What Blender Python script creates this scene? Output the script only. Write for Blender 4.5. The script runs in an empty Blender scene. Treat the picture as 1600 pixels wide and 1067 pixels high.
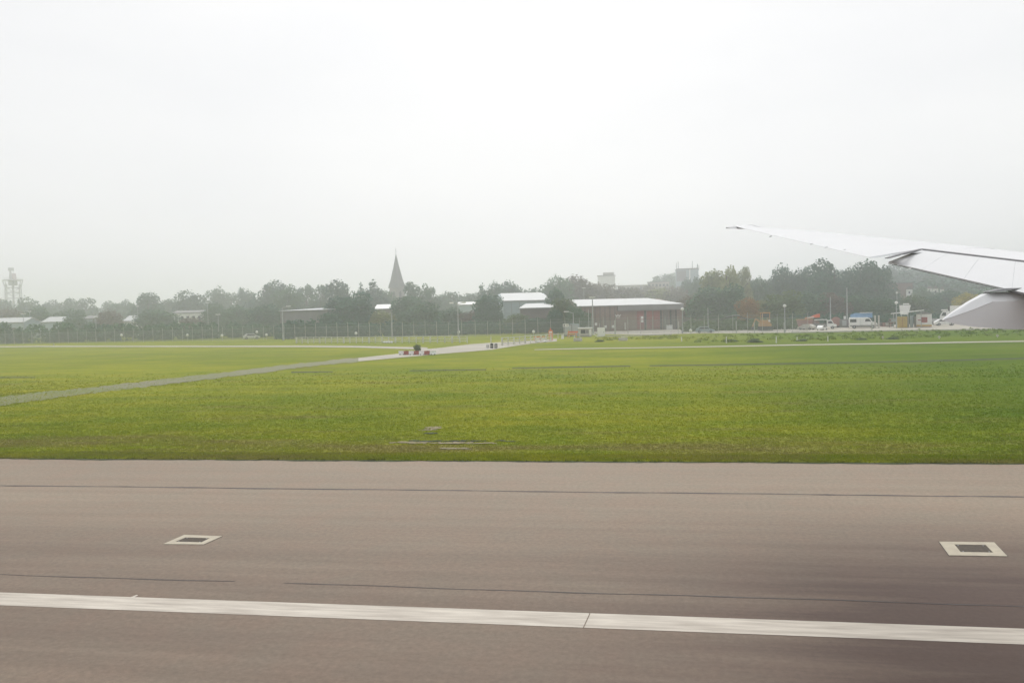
import bpy, math, random
import numpy as np
from mathutils import Vector, Matrix
import mathutils.noise as mnoise

random.seed(7)
rng = np.random.default_rng(7)
sc = bpy.context.scene
COL = sc.collection

# ------------------------------------------------------------------ camera
FPX = 1300.0                      # focal length in pixels of the 1600 px wide photograph
CAMH = 5.0
YAW = math.radians(9.6)           # looking a little to the left of straight across the runway
ROLL = math.radians(1.43)
PITCH = math.atan(43.5 / FPX)
R0 = Vector((math.cos(YAW), math.sin(YAW), 0))
F = Vector((-math.sin(YAW) * math.cos(PITCH), math.cos(YAW) * math.cos(PITCH), -math.sin(PITCH)))
U0 = R0.cross(F)
RI = R0 * math.cos(ROLL) - U0 * math.sin(ROLL)
UP = U0 * math.cos(ROLL) + R0 * math.sin(ROLL)
cam_d = bpy.data.cameras.new('camera')
cam = bpy.data.objects.new('camera', cam_d)
COL.objects.link(cam)
cam.matrix_world = Matrix(((RI.x, UP.x, -F.x, 0), (RI.y, UP.y, -F.y, 0), (RI.z, UP.z, -F.z, CAMH), (0, 0, 0, 1)))
cam_d.sensor_width = 36
cam_d.lens = FPX / 1600 * 36
cam_d.clip_start = 0.1
cam_d.clip_end = 20000
sc.camera = cam

# ------------------------------------------------------------------ sky, sun, exposure
SUN_EL, SUN_AZ = math.radians(46), math.radians(353)   # veiled sun ahead and to the left, well diffused
world = bpy.data.worlds.new('World')
sc.world = world
world.use_nodes = True
nt = world.node_tree
nt.nodes.clear()
n_out = nt.nodes.new('ShaderNodeOutputWorld')
n_bg = nt.nodes.new('ShaderNodeBackground')
n_sky = nt.nodes.new('ShaderNodeTexSky')
n_sky.sky_type = 'NISHITA'
n_sky.sun_disc = False
n_sky.sun_elevation = SUN_EL
n_sky.sun_rotation = SUN_AZ
n_sky.dust_density = 4
n_tc = nt.nodes.new('ShaderNodeTexCoord')
n_map = nt.nodes.new('ShaderNodeMapping')
n_map.inputs['Scale'].default_value = (1.0, 1.0, 3.2)
n_no = nt.nodes.new('ShaderNodeTexNoise')
n_no.inputs['Scale'].default_value = 1.7
n_no.inputs['Detail'].default_value = 4
n_no.inputs['Roughness'].default_value = 0.5
n_cr = nt.nodes.new('ShaderNodeValToRGB')
n_cr.color_ramp.elements[0].position = 0.33
n_cr.color_ramp.elements[0].color = (0.90, 0.91, 0.93, 1)
n_cr.color_ramp.elements[1].position = 0.68
n_cr.color_ramp.elements[1].color = (1.0, 1.0, 1.0, 1)
n_mul = nt.nodes.new('ShaderNodeVectorMath')
n_mul.operation = 'SCALE'
n_mul.inputs['Scale'].default_value = 7.7
n_mix = nt.nodes.new('ShaderNodeMix')
n_mix.data_type = 'RGBA'
n_mix.inputs[0].default_value = 0.95
nt.links.new(n_tc.outputs['Generated'], n_map.inputs[0])
nt.links.new(n_map.outputs[0], n_no.inputs['Vector'])
nt.links.new(n_no.outputs[0], n_cr.inputs[0])
nt.links.new(n_cr.outputs[0], n_mul.inputs[0])
nt.links.new(n_sky.outputs[0], n_mix.inputs[6])
nt.links.new(n_mul.outputs[0], n_mix.inputs[7])
nt.links.new(n_mix.outputs[2], n_bg.inputs[0])
n_bg.inputs[1].default_value = 0.1
nt.links.new(n_bg.outputs[0], n_out.inputs[0])

sun_d = bpy.data.lights.new('sun', 'SUN')
sun_d.energy = 1.55
sun_d.angle = math.radians(25)
sun_d.color = (1.0, 0.985, 0.96)
sun = bpy.data.objects.new('sun', sun_d)
COL.objects.link(sun)
_sd = Vector((math.sin(SUN_AZ) * math.cos(SUN_EL), math.cos(SUN_AZ) * math.cos(SUN_EL), math.sin(SUN_EL)))
sun.rotation_euler = _sd.to_track_quat('Z', 'Y').to_euler()
sun.location = (0, 0, 80)

sc.view_settings.view_transform = 'Standard'
sc.view_settings.look = 'None'
sc.view_settings.exposure = 0.3
sc.view_settings.gamma = 1.0
sc.view_settings.use_curve_mapping = False
sc.render.engine = 'CYCLES'
sc.cycles.use_denoising = True
sc.cycles.volume_bounces = 8
sc.cycles.max_bounces = 10
sc.cycles.diffuse_bounces = 3
sc.cycles.transparent_max_bounces = 16

# ------------------------------------------------------------------ measuring helpers
HFWD = Vector((-math.sin(YAW), math.cos(YAW), 0))


def ray(px, py):
    return F + RI * ((px - 800) / FPX) + UP * ((533.5 - py) / FPX)


def hz(px):
    return 490 - 0.025 * (px - 800)


def at(px, py, D):
    """point on the sight line at forward distance D"""
    r = ray(px, py)
    return Vector((0, 0, CAMH)) + r * (D / r.dot(HFWD))


def spot(px, D):
    p = at(px, hz(px), D)
    return (p.x, p.y)


def zat(px, py, D):
    return at(px, py, D).z


def G(px, py, z=0.0):
    r = ray(px, py)
    t = (z - CAMH) / r.z
    return Vector((0, 0, CAMH)) + r * t


def facing(px):
    return YAW - math.atan((px - 800) / FPX)


def sstep(a, b, v):
    t = min(1, max(0, (v - a) / (b - a)))
    return t * t * (3 - 2 * t)


EDGE_Y = 27.75


def terr(x, y):
    D = -x * math.sin(YAW) + y * math.cos(YAW)
    if D < 300:
        return 0.0
    px = 800 + FPX * (x * math.cos(YAW) + y * math.sin(YAW)) / D
    A = 11 * sstep(840, 1000, px) + 9 * sstep(1120, 1420, px)
    return A * sstep(310, 580, D)


# ------------------------------------------------------------------ object helpers
def setp(o, label=None, cat=None, group=None, kind=None):
    if label: o['label'] = label
    if cat: o['category'] = cat
    if group: o['group'] = group
    if kind: o['kind'] = kind
    return o


def thing(name, label, cat, loc=(0, 0, 0), rz=0, group=None):
    o = bpy.data.objects.new(name, None)
    COL.objects.link(o)
    o.location = loc
    o.rotation_euler = (0, 0, rz)
    o.empty_display_size = 0.3
    return setp(o, label, cat, group)


class MB:
    def __init__(s):
        s.v = []
        s.f = []

    def quadbox(s, c, d, rz=0.0):
        cx, cy, cz = c
        hx, hy, hh = d[0] / 2, d[1] / 2, d[2] / 2
        ca, sa = math.cos(rz), math.sin(rz)
        b = len(s.v)
        for z in (-hh, hh):
            for x, y in ((-hx, -hy), (hx, -hy), (hx, hy), (-hx, hy)):
                s.v.append((cx + x * ca - y * sa, cy + x * sa + y * ca, cz + z))
        s.f += [(b, b + 3, b + 2, b + 1), (b + 4, b + 5, b + 6, b + 7)]
        for i in range(4):
            j = (i + 1) % 4
            s.f.append((b + i, b + j, b + 4 + j, b + 4 + i))
        return s

    box = quadbox

    def prism(s, pts, a, b_, axis='y'):
        """profile pts (2D) extruded between a and b_ along axis"""
        n = len(pts)
        b = len(s.v)
        for t in (a, b_):
            for p in pts:
                s.v.append((p[0], t, p[1]) if axis == 'y' else (t, p[0], p[1]) if axis == 'x' else (p[0], p[1], t))
        s.f.append(tuple(b + i for i in range(n)))
        s.f.append(tuple(b + n + i for i in reversed(range(n))))
        for i in range(n):
            j = (i + 1) % n
            s.f.append((b + i, b + n + i, b + n + j, b + j))
        return s

    def rod(s, p, q, r0, r1=None, n=8):
        p, q = Vector(p), Vector(q)
        r1 = r0 if r1 is None else r1
        d = (q - p).normalized()
        a = d.orthogonal().normalized()
        c = d.cross(a)
        b = len(s.v)
        for P, r in ((p, r0), (q, r1)):
            for i in range(n):
                t = 2 * math.pi * i / n
                s.v.append(tuple(P + a * (r * math.cos(t)) + c * (r * math.sin(t))))
        for i in range(n):
            j = (i + 1) % n
            s.f.append((b + i, b + j, b + n + j, b + n + i))
        s.f.append(tuple(b + i for i in reversed(range(n))))
        s.f.append(tuple(b + n + i for i in range(n)))
        return s

    def loft(s, rings, cap=True):
        n = len(rings[0])
        b = len(s.v)
        for r in rings:
            s.v += [tuple(p) for p in r]
        for k in range(len(rings) - 1):
            for i in range(n):
                j = (i + 1) % n
                s.f.append((b + k * n + i, b + k * n + j, b + (k + 1) * n + j, b + (k + 1) * n + i))
        if cap:
            s.f.append(tuple(b + i for i in reversed(range(n))))
            s.f.append(tuple(b + (len(rings) - 1) * n + i for i in range(n)))
        return s

    def poly(s, pts):
        b = len(s.v)
        s.v += [tuple(p) for p in pts]
        s.f.append(tuple(range(b, b + len(pts))))
        return s

    def build(s, name, mat, parent=None, world=False, smooth=False, bevel=0):
        me = bpy.data.meshes.new(name)
        v = s.v
        if world and parent is not None:
            L = parent.location
            v = [(a[0] - L[0], a[1] - L[1], a[2] - L[2]) for a in v]
        me.from_pydata(v, [], s.f)
        me.update()
        import bmesh
        bm = bmesh.new()
        bm.from_mesh(me)
        bmesh.ops.recalc_face_normals(bm, faces=bm.faces)
        bm.to_mesh(me)
        bm.free()
        me.materials.append(mat)
        if smooth:
            me.polygons.foreach_set('use_smooth', [True] * len(me.polygons))
        o = bpy.data.objects.new(name, me)
        COL.objects.link(o)
        if parent is not None:
            o.parent = parent
        if bevel:
            m = o.modifiers.new('bevel', 'BEVEL')
            m.width = bevel
            m.segments = 2
        return o


def raw(name, v, f, mat, parent=None):
    """fast numpy mesh of triangles or quads"""
    me = bpy.data.meshes.new(name)
    v = np.asarray(v, dtype=np.float32)
    f = np.asarray(f, dtype=np.int32)
    k = f.shape[1]
    me.vertices.add(len(v))
    me.vertices.foreach_set('co', v.ravel())
    me.loops.add(f.size)
    me.loops.foreach_set('vertex_index', f.ravel())
    me.polygons.add(len(f))
    me.polygons.foreach_set('loop_start', np.arange(0, f.size, k, dtype=np.int32))
    me.polygons.foreach_set('loop_total', np.full(len(f), k, dtype=np.int32))
    me.update(calc_edges=True)
    me.validate()
    me.materials.append(mat)
    o = bpy.data.objects.new(name, me)
    COL.objects.link(o)
    if parent is not None:
        o.parent = parent
    return o


def copy_tree(o, parent=None):
    c = o.copy()
    COL.objects.link(c)
    if parent is not None:
        c.parent = parent
    for ch in KIDS.get(o.name, []):
        copy_tree(ch, c)
    return c


KIDS = {}


def index_kids():
    KIDS.clear()
    for o in bpy.data.objects:
        if o.parent:
            KIDS.setdefault(o.parent.name, []).append(o)


# ------------------------------------------------------------------ materials
def nodes_of(m):
    m.use_nodes = True
    t = m.node_tree
    return t, t.nodes, t.links, t.nodes['Principled BSDF']


def mat(name, c, rough=0.7, c2=None, scale=1.5, detail=4, metal=0.0, bump=0.0, stretch=(1, 1, 1), spec=0.4):
    m = bpy.data.materials.new(name)
    t, N, L, P = nodes_of(m)
    P.inputs['Roughness'].default_value = rough
    P.inputs['Metallic'].default_value = metal
    P.inputs['Specular IOR Level'].default_value = spec
    if c2 is None:
        c2 = tuple(min(1, x * 0.82) for x in c)
    tc = N.new('ShaderNodeTexCoord')
    mp = N.new('ShaderNodeMapping')
    mp.inputs['Scale'].default_value = stretch
    no = N.new('ShaderNodeTexNoise')
    no.inputs['Scale'].default_value = scale
    no.inputs['Detail'].default_value = detail
    no.inputs['Roughness'].default_value = 0.6
    cr = N.new('ShaderNodeValToRGB')
    cr.color_ramp.elements[0].position = 0.3
    cr.color_ramp.elements[0].color = (*c2, 1)
    cr.color_ramp.elements[1].position = 0.65
    cr.color_ramp.elements[1].color = (*c, 1)
    L.new(tc.outputs['Object'], mp.inputs[0])
    L.new(mp.outputs[0], no.inputs['Vector'])
    L.new(no.outputs[0], cr.inputs[0])
    L.new(cr.outputs[0], P.inputs['Base Color'])
    if bump:
        b = N.new('ShaderNodeBump')
        b.inputs['Strength'].default_value = bump
        L.new(no.outputs[0], b.inputs['Height'])
        L.new(b.outputs[0], P.inputs['Normal'])
    return m


def leafmat(name, a, b, c=None):
    m = bpy.data.materials.new(name)
    t, N, L, P = nodes_of(m)
    P.inputs['Roughness'].default_value = 0.75
    P.inputs['Specular IOR Level'].default_value = 0.15
    ge = N.new('ShaderNodeNewGeometry')
    no = N.new('ShaderNodeTexNoise')
    no.inputs['Scale'].default_value = 0.28
    no.inputs['Detail'].default_value = 3
    oi = N.new('ShaderNodeObjectInfo')
    ad = N.new('ShaderNodeMath')
    ad.operation = 'MULTIPLY_ADD'
    ad.inputs[1].default_value = 0.35
    L.new(oi.outputs['Random'], ad.inputs[0])
    L.new(no.outputs[0], ad.inputs[2])
    isl = N.new('ShaderNodeMath')
    isl.operation = 'MULTIPLY_ADD'
    isl.inputs[1].default_value = 0.25
    L.new(ge.outputs['Random Per Island'], isl.inputs[0])
    L.new(ad.outputs[0], isl.inputs[2])
    cr = N.new('ShaderNodeValToRGB')
    e = cr.color_ramp.elements
    e[0].position = 0.45
    e[0].color = (*a, 1)
    e[1].position = 1.0
    e[1].color = (*b, 1)
    if c:
        n = e.new(0.8)
        n.color = (*c, 1)
    L.new(ge.outputs['Position'], no.inputs['Vector'])
    L.new(isl.outputs[0], cr.inputs[0])
    L.new(cr.outputs[0], P.inputs['Base Color'])
    tr = N.new('ShaderNodeBsdfTranslucent')
    mx = N.new('ShaderNodeMixShader')
    mx.inputs[0].default_value = 0.2
    L.new(cr.outputs[0], tr.inputs[0])
    L.new(P.outputs[0], mx.inputs[1])
    L.new(tr.outputs[0], mx.inputs[2])
    L.new(mx.outputs[0], N['Material Output'].inputs[0])
    return m


M = {}
M['leaf_dark'] = leafmat('leaf_dark', (0.016, 0.075, 0.045), (0.036, 0.128, 0.065))
M['leaf_mid'] = leafmat('leaf_mid', (0.032, 0.098, 0.050), (0.080, 0.172, 0.078))
M['leaf_green'] = leafmat('leaf_green', (0.05, 0.10, 0.035), (0.10, 0.16, 0.05))
M['leaf_olive'] = leafmat('leaf_olive', (0.115, 0.155, 0.055), (0.27, 0.29, 0.10))
M['leaf_autumn'] = leafmat('leaf_autumn', (0.17, 0.12, 0.04), (0.36, 0.20, 0.06))
M['leaf_yellow'] = leafmat('leaf_yellow', (0.20, 0.19, 0.03), (0.40, 0.34, 0.06))
M['leaf_brown'] = leafmat('leaf_brown', (0.085, 0.075, 0.055), (0.16, 0.135, 0.09))
M['bark'] = mat('bark', (0.10, 0.08, 0.06), 0.9, (0.05, 0.04, 0.03), 3, bump=0.3)
M['white'] = mat('white_paint', (0.78, 0.78, 0.76), 0.5, (0.66, 0.66, 0.64), 0.8)
M['roofwhite'] = mat('white_sheet_roof', (0.56, 0.57, 0.56), 0.6, (0.45, 0.46, 0.46), 0.25, stretch=(1, 4, 1))
M['bluegrey'] = mat('blue_grey_cladding', (0.34, 0.42, 0.45), 0.6, (0.28, 0.35, 0.38), 0.4)
M['greywall'] = mat('grey_cladding', (0.23, 0.225, 0.225), 0.7, (0.17, 0.165, 0.165), 0.3)
M['brick'] = mat('red_brown_brick', (0.235, 0.165, 0.14), 0.85, (0.18, 0.125, 0.108), 0.5, bump=0.2)
M['brownwall'] = mat('brown_wall', (0.15, 0.13, 0.125), 0.8, (0.11, 0.095, 0.09), 0.5)
M['red'] = mat('red_paint', (0.36, 0.035, 0.045), 0.5, (0.26, 0.03, 0.035), 1)
M['reddoor'] = mat('red_door_paint', (0.27, 0.075, 0.07), 0.7, (0.20, 0.06, 0.055), 1)
M['orange'] = mat('orange_plastic', (0.70, 0.27, 0.10), 0.5, (0.65, 0.17, 0.04), 2)
M['orangered'] = mat('orange_red_paint', (0.70, 0.15, 0.06), 0.45, (0.6, 0.10, 0.03), 1.2)
M['yellow'] = mat('yellow_paint', (0.62, 0.46, 0.12), 0.5, (0.5, 0.36, 0.09), 1, stretch=(4, 1, 1))
M['amber'] = mat('amber_machine_paint', (0.55, 0.30, 0.10), 0.6, (0.38, 0.2, 0.07), 1)
M['pink'] = mat('faded_pink_sheet', (0.38, 0.20, 0.18), 0.8, (0.30, 0.16, 0.14), 0.8)
M['blue'] = mat('blue_tarpaulin', (0.12, 0.26, 0.46), 0.6, (0.2, 0.36, 0.55), 1.5)
M['dark'] = mat('dark_grey', (0.035, 0.037, 0.04), 0.6, (0.02, 0.02, 0.022), 2)
M['glass'] = mat('dark_glass', (0.04, 0.05, 0.06), 0.15, (0.03, 0.035, 0.04), 1, spec=0.6)
M['rubber'] = mat('tyre_rubber', (0.02, 0.02, 0.02), 0.85, (0.012, 0.012, 0.012), 5)
M['galv'] = mat('galvanised_steel', (0.42, 0.44, 0.45), 0.5, (0.33, 0.35, 0.36), 3, metal=0.2)
M['fence'] = mat('weathered_fence_steel', (0.27, 0.30, 0.29), 0.7, (0.20, 0.22, 0.215), 1)
M['fencepost'] = mat('pale_fence_post', (0.46, 0.47, 0.45), 0.7, (0.36, 0.37, 0.35), 2)
M['railpale'] = mat('pale_timber_rail', (0.60, 0.60, 0.52), 0.7, (0.46, 0.46, 0.40), 1.2)
M['concrete'] = mat('pale_concrete', (0.52, 0.50, 0.46), 0.9, (0.42, 0.40, 0.36), 2, bump=0.1)
M['mast'] = mat('pale_mast_steel', (0.66, 0.66, 0.70), 0.6, (0.42, 0.42, 0.45), 1)
M['mastred'] = mat('faded_red_mast_paint', (0.68, 0.58, 0.58), 0.6, (0.6, 0.5, 0.5), 1)
M['stone'] = mat('grey_spire_shingle', (0.15, 0.15, 0.145), 0.9, (0.11, 0.11, 0.105), 0.3)
M['towerstone'] = mat('tower_stone', (0.24, 0.23, 0.21), 0.9, (0.18, 0.17, 0.16), 0.3)
M['beige'] = mat('beige_render', (0.42, 0.39, 0.34), 0.8, (0.34, 0.32, 0.28), 0.2)
M['wingwhite'] = mat('aircraft_white_paint', (0.70, 0.705, 0.71), 0.8, (0.67, 0.675, 0.68), 0.6, spec=0.2)
M['winggrey'] = mat('aircraft_grey_paint', (0.80, 0.80, 0.805), 0.45, (0.75, 0.75, 0.755), 0.8, spec=0.5)
M['wingdark'] = mat('dark_gap_seal', (0.20, 0.20, 0.205), 0.6, (0.16, 0.16, 0.165), 2)

# ------------------------------------------------------------------ ground materials
def grass_material(name='mown_airfield_grass', gain=1.0):
    m = bpy.data.materials.new(name)
    t, N, L, P = nodes_of(m)
    P.inputs['Roughness'].default_value = 0.9
    P.inputs['Specular IOR Level'].default_value = 0.02
    ge = N.new('ShaderNodeNewGeometry')

    def noise(scale, det, st=(1, 1, 1), rough=0.6):
        mp = N.new('ShaderNodeMapping')
        mp.inputs['Scale'].default_value = st
        n = N.new('ShaderNodeTexNoise')
        n.inputs['Scale'].default_value = scale
        n.inputs['Detail'].default_value = det
        n.inputs['Roughness'].default_value = rough
        L.new(ge.outputs['Position'], mp.inputs[0])
        L.new(mp.outputs[0], n.inputs['Vector'])
        return n

    def ramp(src, p0, c0, p1, c1):
        r = N.new('ShaderNodeValToRGB')
        r.color_ramp.elements[0].position = p0
        r.color_ramp.elements[0].color = (*c0, 1)
        r.color_ramp.elements[1].position = p1
        r.color_ramp.elements[1].color = (*c1, 1)
        L.new(src, r.inputs[0])
        return r

    def mix(fac, a, b, mode='MIX'):
        x = N.new('ShaderNodeMix')
        x.data_type = 'RGBA'
        x.blend_type = mode
        if isinstance(fac, float):
            x.inputs[0].default_value = fac
        else:
            L.new(fac, x.inputs[0])
        L.new(a, x.inputs[6])
        L.new(b, x.inputs[7])
        return x.outputs[2]

    base = ramp(noise(0.045, 5, (0.6, 1, 1)).outputs[0], 0.34, (0.165, 0.205, 0.016), 0.62, (0.262, 0.268, 0.022))
    mid = ramp(noise(0.33, 5, (0.5, 1, 1)).outputs[0], 0.35, (0.78, 0.90, 0.8), 0.66, (1.12, 1.06, 1.05))
    fine = ramp(noise(2.4, 6, (0.6, 1, 1), 0.75).outputs[0], 0.34, (0.76, 0.80, 0.76), 0.64, (1.1, 1.08, 1.06))
    c = mix(1.0, base.outputs[0], mid.outputs[0], 'MULTIPLY')
    c = mix(0.85, c, fine.outputs[0], 'MULTIPLY')
    # lusher turf towards the right-hand end of the field
    sx = N.new('ShaderNodeSeparateXYZ')
    L.new(ge.outputs['Position'], sx.inputs[0])
    mr_ = N.new('ShaderNodeMapRange')
    mr_.interpolation_type = 'SMOOTHSTEP'
    mr_.inputs[1].default_value = -6
    mr_.inputs[2].default_value = 26
    mr_.inputs[4].default_value = 1.0
    L.new(sx.outputs[0], mr_.inputs[0])
    lush = N.new('ShaderNodeRGB')
    lush.outputs[0].default_value = (0.50, 0.68, 0.6, 1)
    c = mix(mr_.outputs[0], c, lush.outputs[0], 'MULTIPLY')
    # thin brownish patches, more of them on the strip beside the runway
    bn = noise(0.22, 6, (0.3, 1.4, 1), 0.7)
    sxy = N.new('ShaderNodeSeparateXYZ')
    L.new(ge.outputs['Position'], sxy.inputs[0])
    near = N.new('ShaderNodeMapRange')       # the strip beside the runway is thinner and more worn
    near.interpolation_type = 'SMOOTHSTEP'
    near.inputs[1].default_value = 37
    near.inputs[2].default_value = 29
    near.inputs[4].default_value = 0.13
    L.new(sxy.outputs[1], near.inputs[0])
    adn = N.new('ShaderNodeMath')
    L.new(bn.outputs[0], adn.inputs[0])
    L.new(near.outputs[0], adn.inputs[1])
    bf = ramp(adn.outputs[0], 0.55, (0, 0, 0), 0.72, (0.8, 0.8, 0.8))
    br = N.new('ShaderNodeRGB')
    br.outputs[0].default_value = (0.19, 0.165, 0.055, 1)
    c = mix(bf.outputs[0], c, br.outputs[0])
    # dark tussocks
    dn = noise(0.8, 5, (0.4, 1.3, 1), 0.85)
    df = ramp(dn.outputs[0], 0.60, (0, 0, 0), 0.72, (0.5, 0.5, 0.5))
    dk = N.new('ShaderNodeRGB')
    dk.outputs[0].default_value = (0.045, 0.075, 0.015, 1)
    c = mix(df.outputs[0], c, dk.outputs[0])
    gn = N.new('ShaderNodeRGB')
    gn.outputs[0].default_value = (gain, gain, gain, 1)
    if gain != 1.0:
        c = mix(1.0, c, gn.outputs[0], 'MULTIPLY')
    L.new(c, P.inputs['Base Color'])
    b = N.new('ShaderNodeBump')
    b.inputs['Strength'].default_value = 0.3
    b.inputs['Distance'].default_value = 0.03
    L.new(noise(5, 5).outputs[0], b.inputs['Height'])
    L.new(b.outputs[0], P.inputs['Normal'])
    return m


def asphalt_material(name, base, dark, rubber=False):  # rubber: adds rubber film plus wing shade painted into the colour
    m = bpy.data.materials.new(name)
    t, N, L, P = nodes_of(m)
    P.inputs['Roughness'].default_value = 0.82
    P.inputs['Specular IOR Level'].default_value = 0.3
    ge = N.new('ShaderNodeNewGeometry')

    def noise(scale, det, st=(1, 1, 1), rough=0.6):
        mp = N.new('ShaderNodeMapping')
        mp.inputs['Scale'].default_value = st
        n = N.new('ShaderNodeTexNoise')
        n.inputs['Scale'].default_value = scale
        n.inputs['Detail'].default_value = det
        n.inputs['Roughness'].default_value = rough
        L.new(ge.outputs['Position'], mp.inputs[0])
        L.new(mp.outputs[0], n.inputs['Vector'])
        return n

    def ramp(src, p0, c0, p1, c1):
        r = N.new('ShaderNodeValToRGB')
        r.color_ramp.elements[0].position = p0
        r.color_ramp.elements[0].color = (*c0, 1)
        r.color_ramp.elements[1].position = p1
        r.color_ramp.elements[1].color = (*c1, 1)
        L.new(src, r.inputs[0])
        return r

    def mul(fac, a, b):
        x = N.new('ShaderNodeMix')
        x.data_type = 'RGBA'
        x.blend_type = 'MULTIPLY'
        x.inputs[0].default_value = fac
        L.new(a, x.inputs[6])
        L.new(b, x.inputs[7])
        return x.outputs[2]

    b0 = ramp(noise(0.13, 5, (0.25, 1, 1)).outputs[0], 0.35, dark, 0.65, base)
    g = ramp(noise(9, 5, (1, 1, 1), 0.8).outputs[0], 0.3, (0.84, 0.84, 0.84), 0.68, (1.08, 1.08, 1.07))
    hue = ramp(noise(0.9, 4).outputs[0], 0.35, (1.03, 0.98, 0.97), 0.65, (0.98, 1.0, 1.0))
    c = mul(1.0, b0.outputs[0], g.outputs[0])
    c = mul(1.0, c, hue.outputs[0])
    if rubber:  # rubber film, and wing shade painted dark towards the right
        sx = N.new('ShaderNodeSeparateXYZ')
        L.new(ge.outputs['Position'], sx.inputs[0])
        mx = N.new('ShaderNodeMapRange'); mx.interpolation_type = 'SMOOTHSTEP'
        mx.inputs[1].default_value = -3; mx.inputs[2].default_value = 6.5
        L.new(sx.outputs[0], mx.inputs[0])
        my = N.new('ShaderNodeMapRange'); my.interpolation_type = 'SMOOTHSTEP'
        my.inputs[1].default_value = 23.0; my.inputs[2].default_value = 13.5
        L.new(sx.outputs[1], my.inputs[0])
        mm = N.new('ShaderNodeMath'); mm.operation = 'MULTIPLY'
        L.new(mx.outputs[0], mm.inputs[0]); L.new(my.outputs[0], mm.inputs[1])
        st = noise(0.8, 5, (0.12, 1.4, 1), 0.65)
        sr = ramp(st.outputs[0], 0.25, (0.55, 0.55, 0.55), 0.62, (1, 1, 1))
        # light rubber film over the middle; wing shade painted dark towards the right
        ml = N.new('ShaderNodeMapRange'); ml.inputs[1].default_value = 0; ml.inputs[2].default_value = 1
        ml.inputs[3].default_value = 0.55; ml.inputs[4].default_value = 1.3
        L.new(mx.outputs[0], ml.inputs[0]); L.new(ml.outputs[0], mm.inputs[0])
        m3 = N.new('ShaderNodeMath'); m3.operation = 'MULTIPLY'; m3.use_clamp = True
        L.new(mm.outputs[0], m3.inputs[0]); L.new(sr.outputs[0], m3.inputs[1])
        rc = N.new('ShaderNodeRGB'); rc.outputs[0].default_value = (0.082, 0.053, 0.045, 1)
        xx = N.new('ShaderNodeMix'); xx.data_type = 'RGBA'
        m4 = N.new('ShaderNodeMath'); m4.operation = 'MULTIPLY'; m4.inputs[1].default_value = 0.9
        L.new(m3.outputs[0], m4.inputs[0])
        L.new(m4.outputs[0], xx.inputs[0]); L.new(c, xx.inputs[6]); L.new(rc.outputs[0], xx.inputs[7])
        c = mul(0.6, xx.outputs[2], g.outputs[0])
        # faint tyre streaks along the whole runway
        s2 = ramp(noise(1.0, 4, (0.03, 2.2, 1), 0.6).outputs[0], 0.36, (0.93, 0.915, 0.91), 0.6, (1, 1, 1))
        c = mul(1.0, c, s2.outputs[0])
    L.new(c, P.inputs['Base Color'])
    b = N.new('ShaderNodeBump')
    b.inputs['Strength'].default_value = 0.35
    b.inputs['Distance'].default_value = 0.01
    L.new(noise(40, 3).outputs[0], b.inputs['Height'])
    L.new(b.outputs[0], P.inputs['Normal'])
    return m


M['grass'] = grass_material()
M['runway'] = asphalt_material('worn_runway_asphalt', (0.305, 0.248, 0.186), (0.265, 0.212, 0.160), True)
M['road'] = asphalt_material('pale_service_road', (0.43, 0.405, 0.345), (0.36, 0.335, 0.28))
M['track'] = asphalt_material('grey_worn_track', (0.205, 0.198, 0.125), (0.165, 0.190, 0.060))
M['sealant'] = mat('dark_joint_sealant', (0.055, 0.045, 0.042), 0.8, (0.10, 0.085, 0.08), 1.5, stretch=(0.7, 1, 1))
M['stripe'] = mat('worn_white_runway_paint', (0.60, 0.55, 0.475), 0.8, (0.37, 0.325, 0.275), 2.6, detail=9, stretch=(0.3, 3.0, 1))
M['pitconcrete'] = mat('pit_concrete', (0.50, 0.45, 0.35), 0.9, (0.41, 0.365, 0.29), 4, bump=0.1)
M['pitcover'] = mat('rusty_dark_cover', (0.085, 0.065, 0.045), 0.8, (0.05, 0.038, 0.028), 9)
M['soil'] = mat('bare_dry_soil', (0.30, 0.25, 0.16), 0.95, (0.22, 0.19, 0.09), 1.2, detail=6)
M['ditch'] = mat('dark_ditch_soil', (0.055, 0.075, 0.018), 0.95, (0.02, 0.028, 0.01), 1.5)

# ------------------------------------------------------------------ terrain
def axis_values(segs):
    out = []
    for a, b, st in segs:
        n = max(1, int(round((b - a) / st)))
        out += [a + (b - a) * i / n for i in range(n)]
    out.append(segs[-1][1])
    return out


xs = axis_values([(-1400, -1200, 100), (-1200, -200, 50), (-200, -40, 8), (-40, 45, 0.33), (45, 200, 8), (200, 1200, 50), (1200, 1400, 100)])
ys = [-400, -200, -20, EDGE_Y - 0.03, EDGE_Y] + axis_values([(EDGE_Y + 0.12, 42, 0.3), (42, 60, 1.0), (60, 330, 15), (330, 1000, 25), (1000, 1400, 100)])
tv, tf = [], []
for j, y in enumerate(ys):
    for i, x in enumerate(xs):
        if y < EDGE_Y - 0.01:
            z = -0.06
        else:
            z = terr(x, y)
            if -40 < x < 45 and y < 60:
                z += 0.005 * mnoise.fractal(Vector((x * 0.55, y * 0.8, 3.1)), 0.9, 2.1, 4) * (1 - sstep(40, 52, y))
                z += 0.02
            if y < EDGE_Y + 0.01:
                z += 0.02 + 0.02 * random.random()
        yy = y
        if EDGE_Y - 0.01 < y < EDGE_Y + 0.2 and -40 < x < 45:
            yy += 0.05 * math.sin(x * 0.8) * math.sin(x * 2.7) + random.uniform(-0.03, 0.03)
        tv.append((x, yy, z))
W_ = len(xs)
for j in range(len(ys) - 1):
    for i in range(W_ - 1):
        tf.append((j * W_ + i, j * W_ + i + 1, (j + 1) * W_ + i + 1, (j + 1) * W_ + i))
g = raw('grass_field', tv, tf, M['grass'])
g.data.polygons.foreach_set('use_smooth', [True] * len(g.data.polygons))
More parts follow.
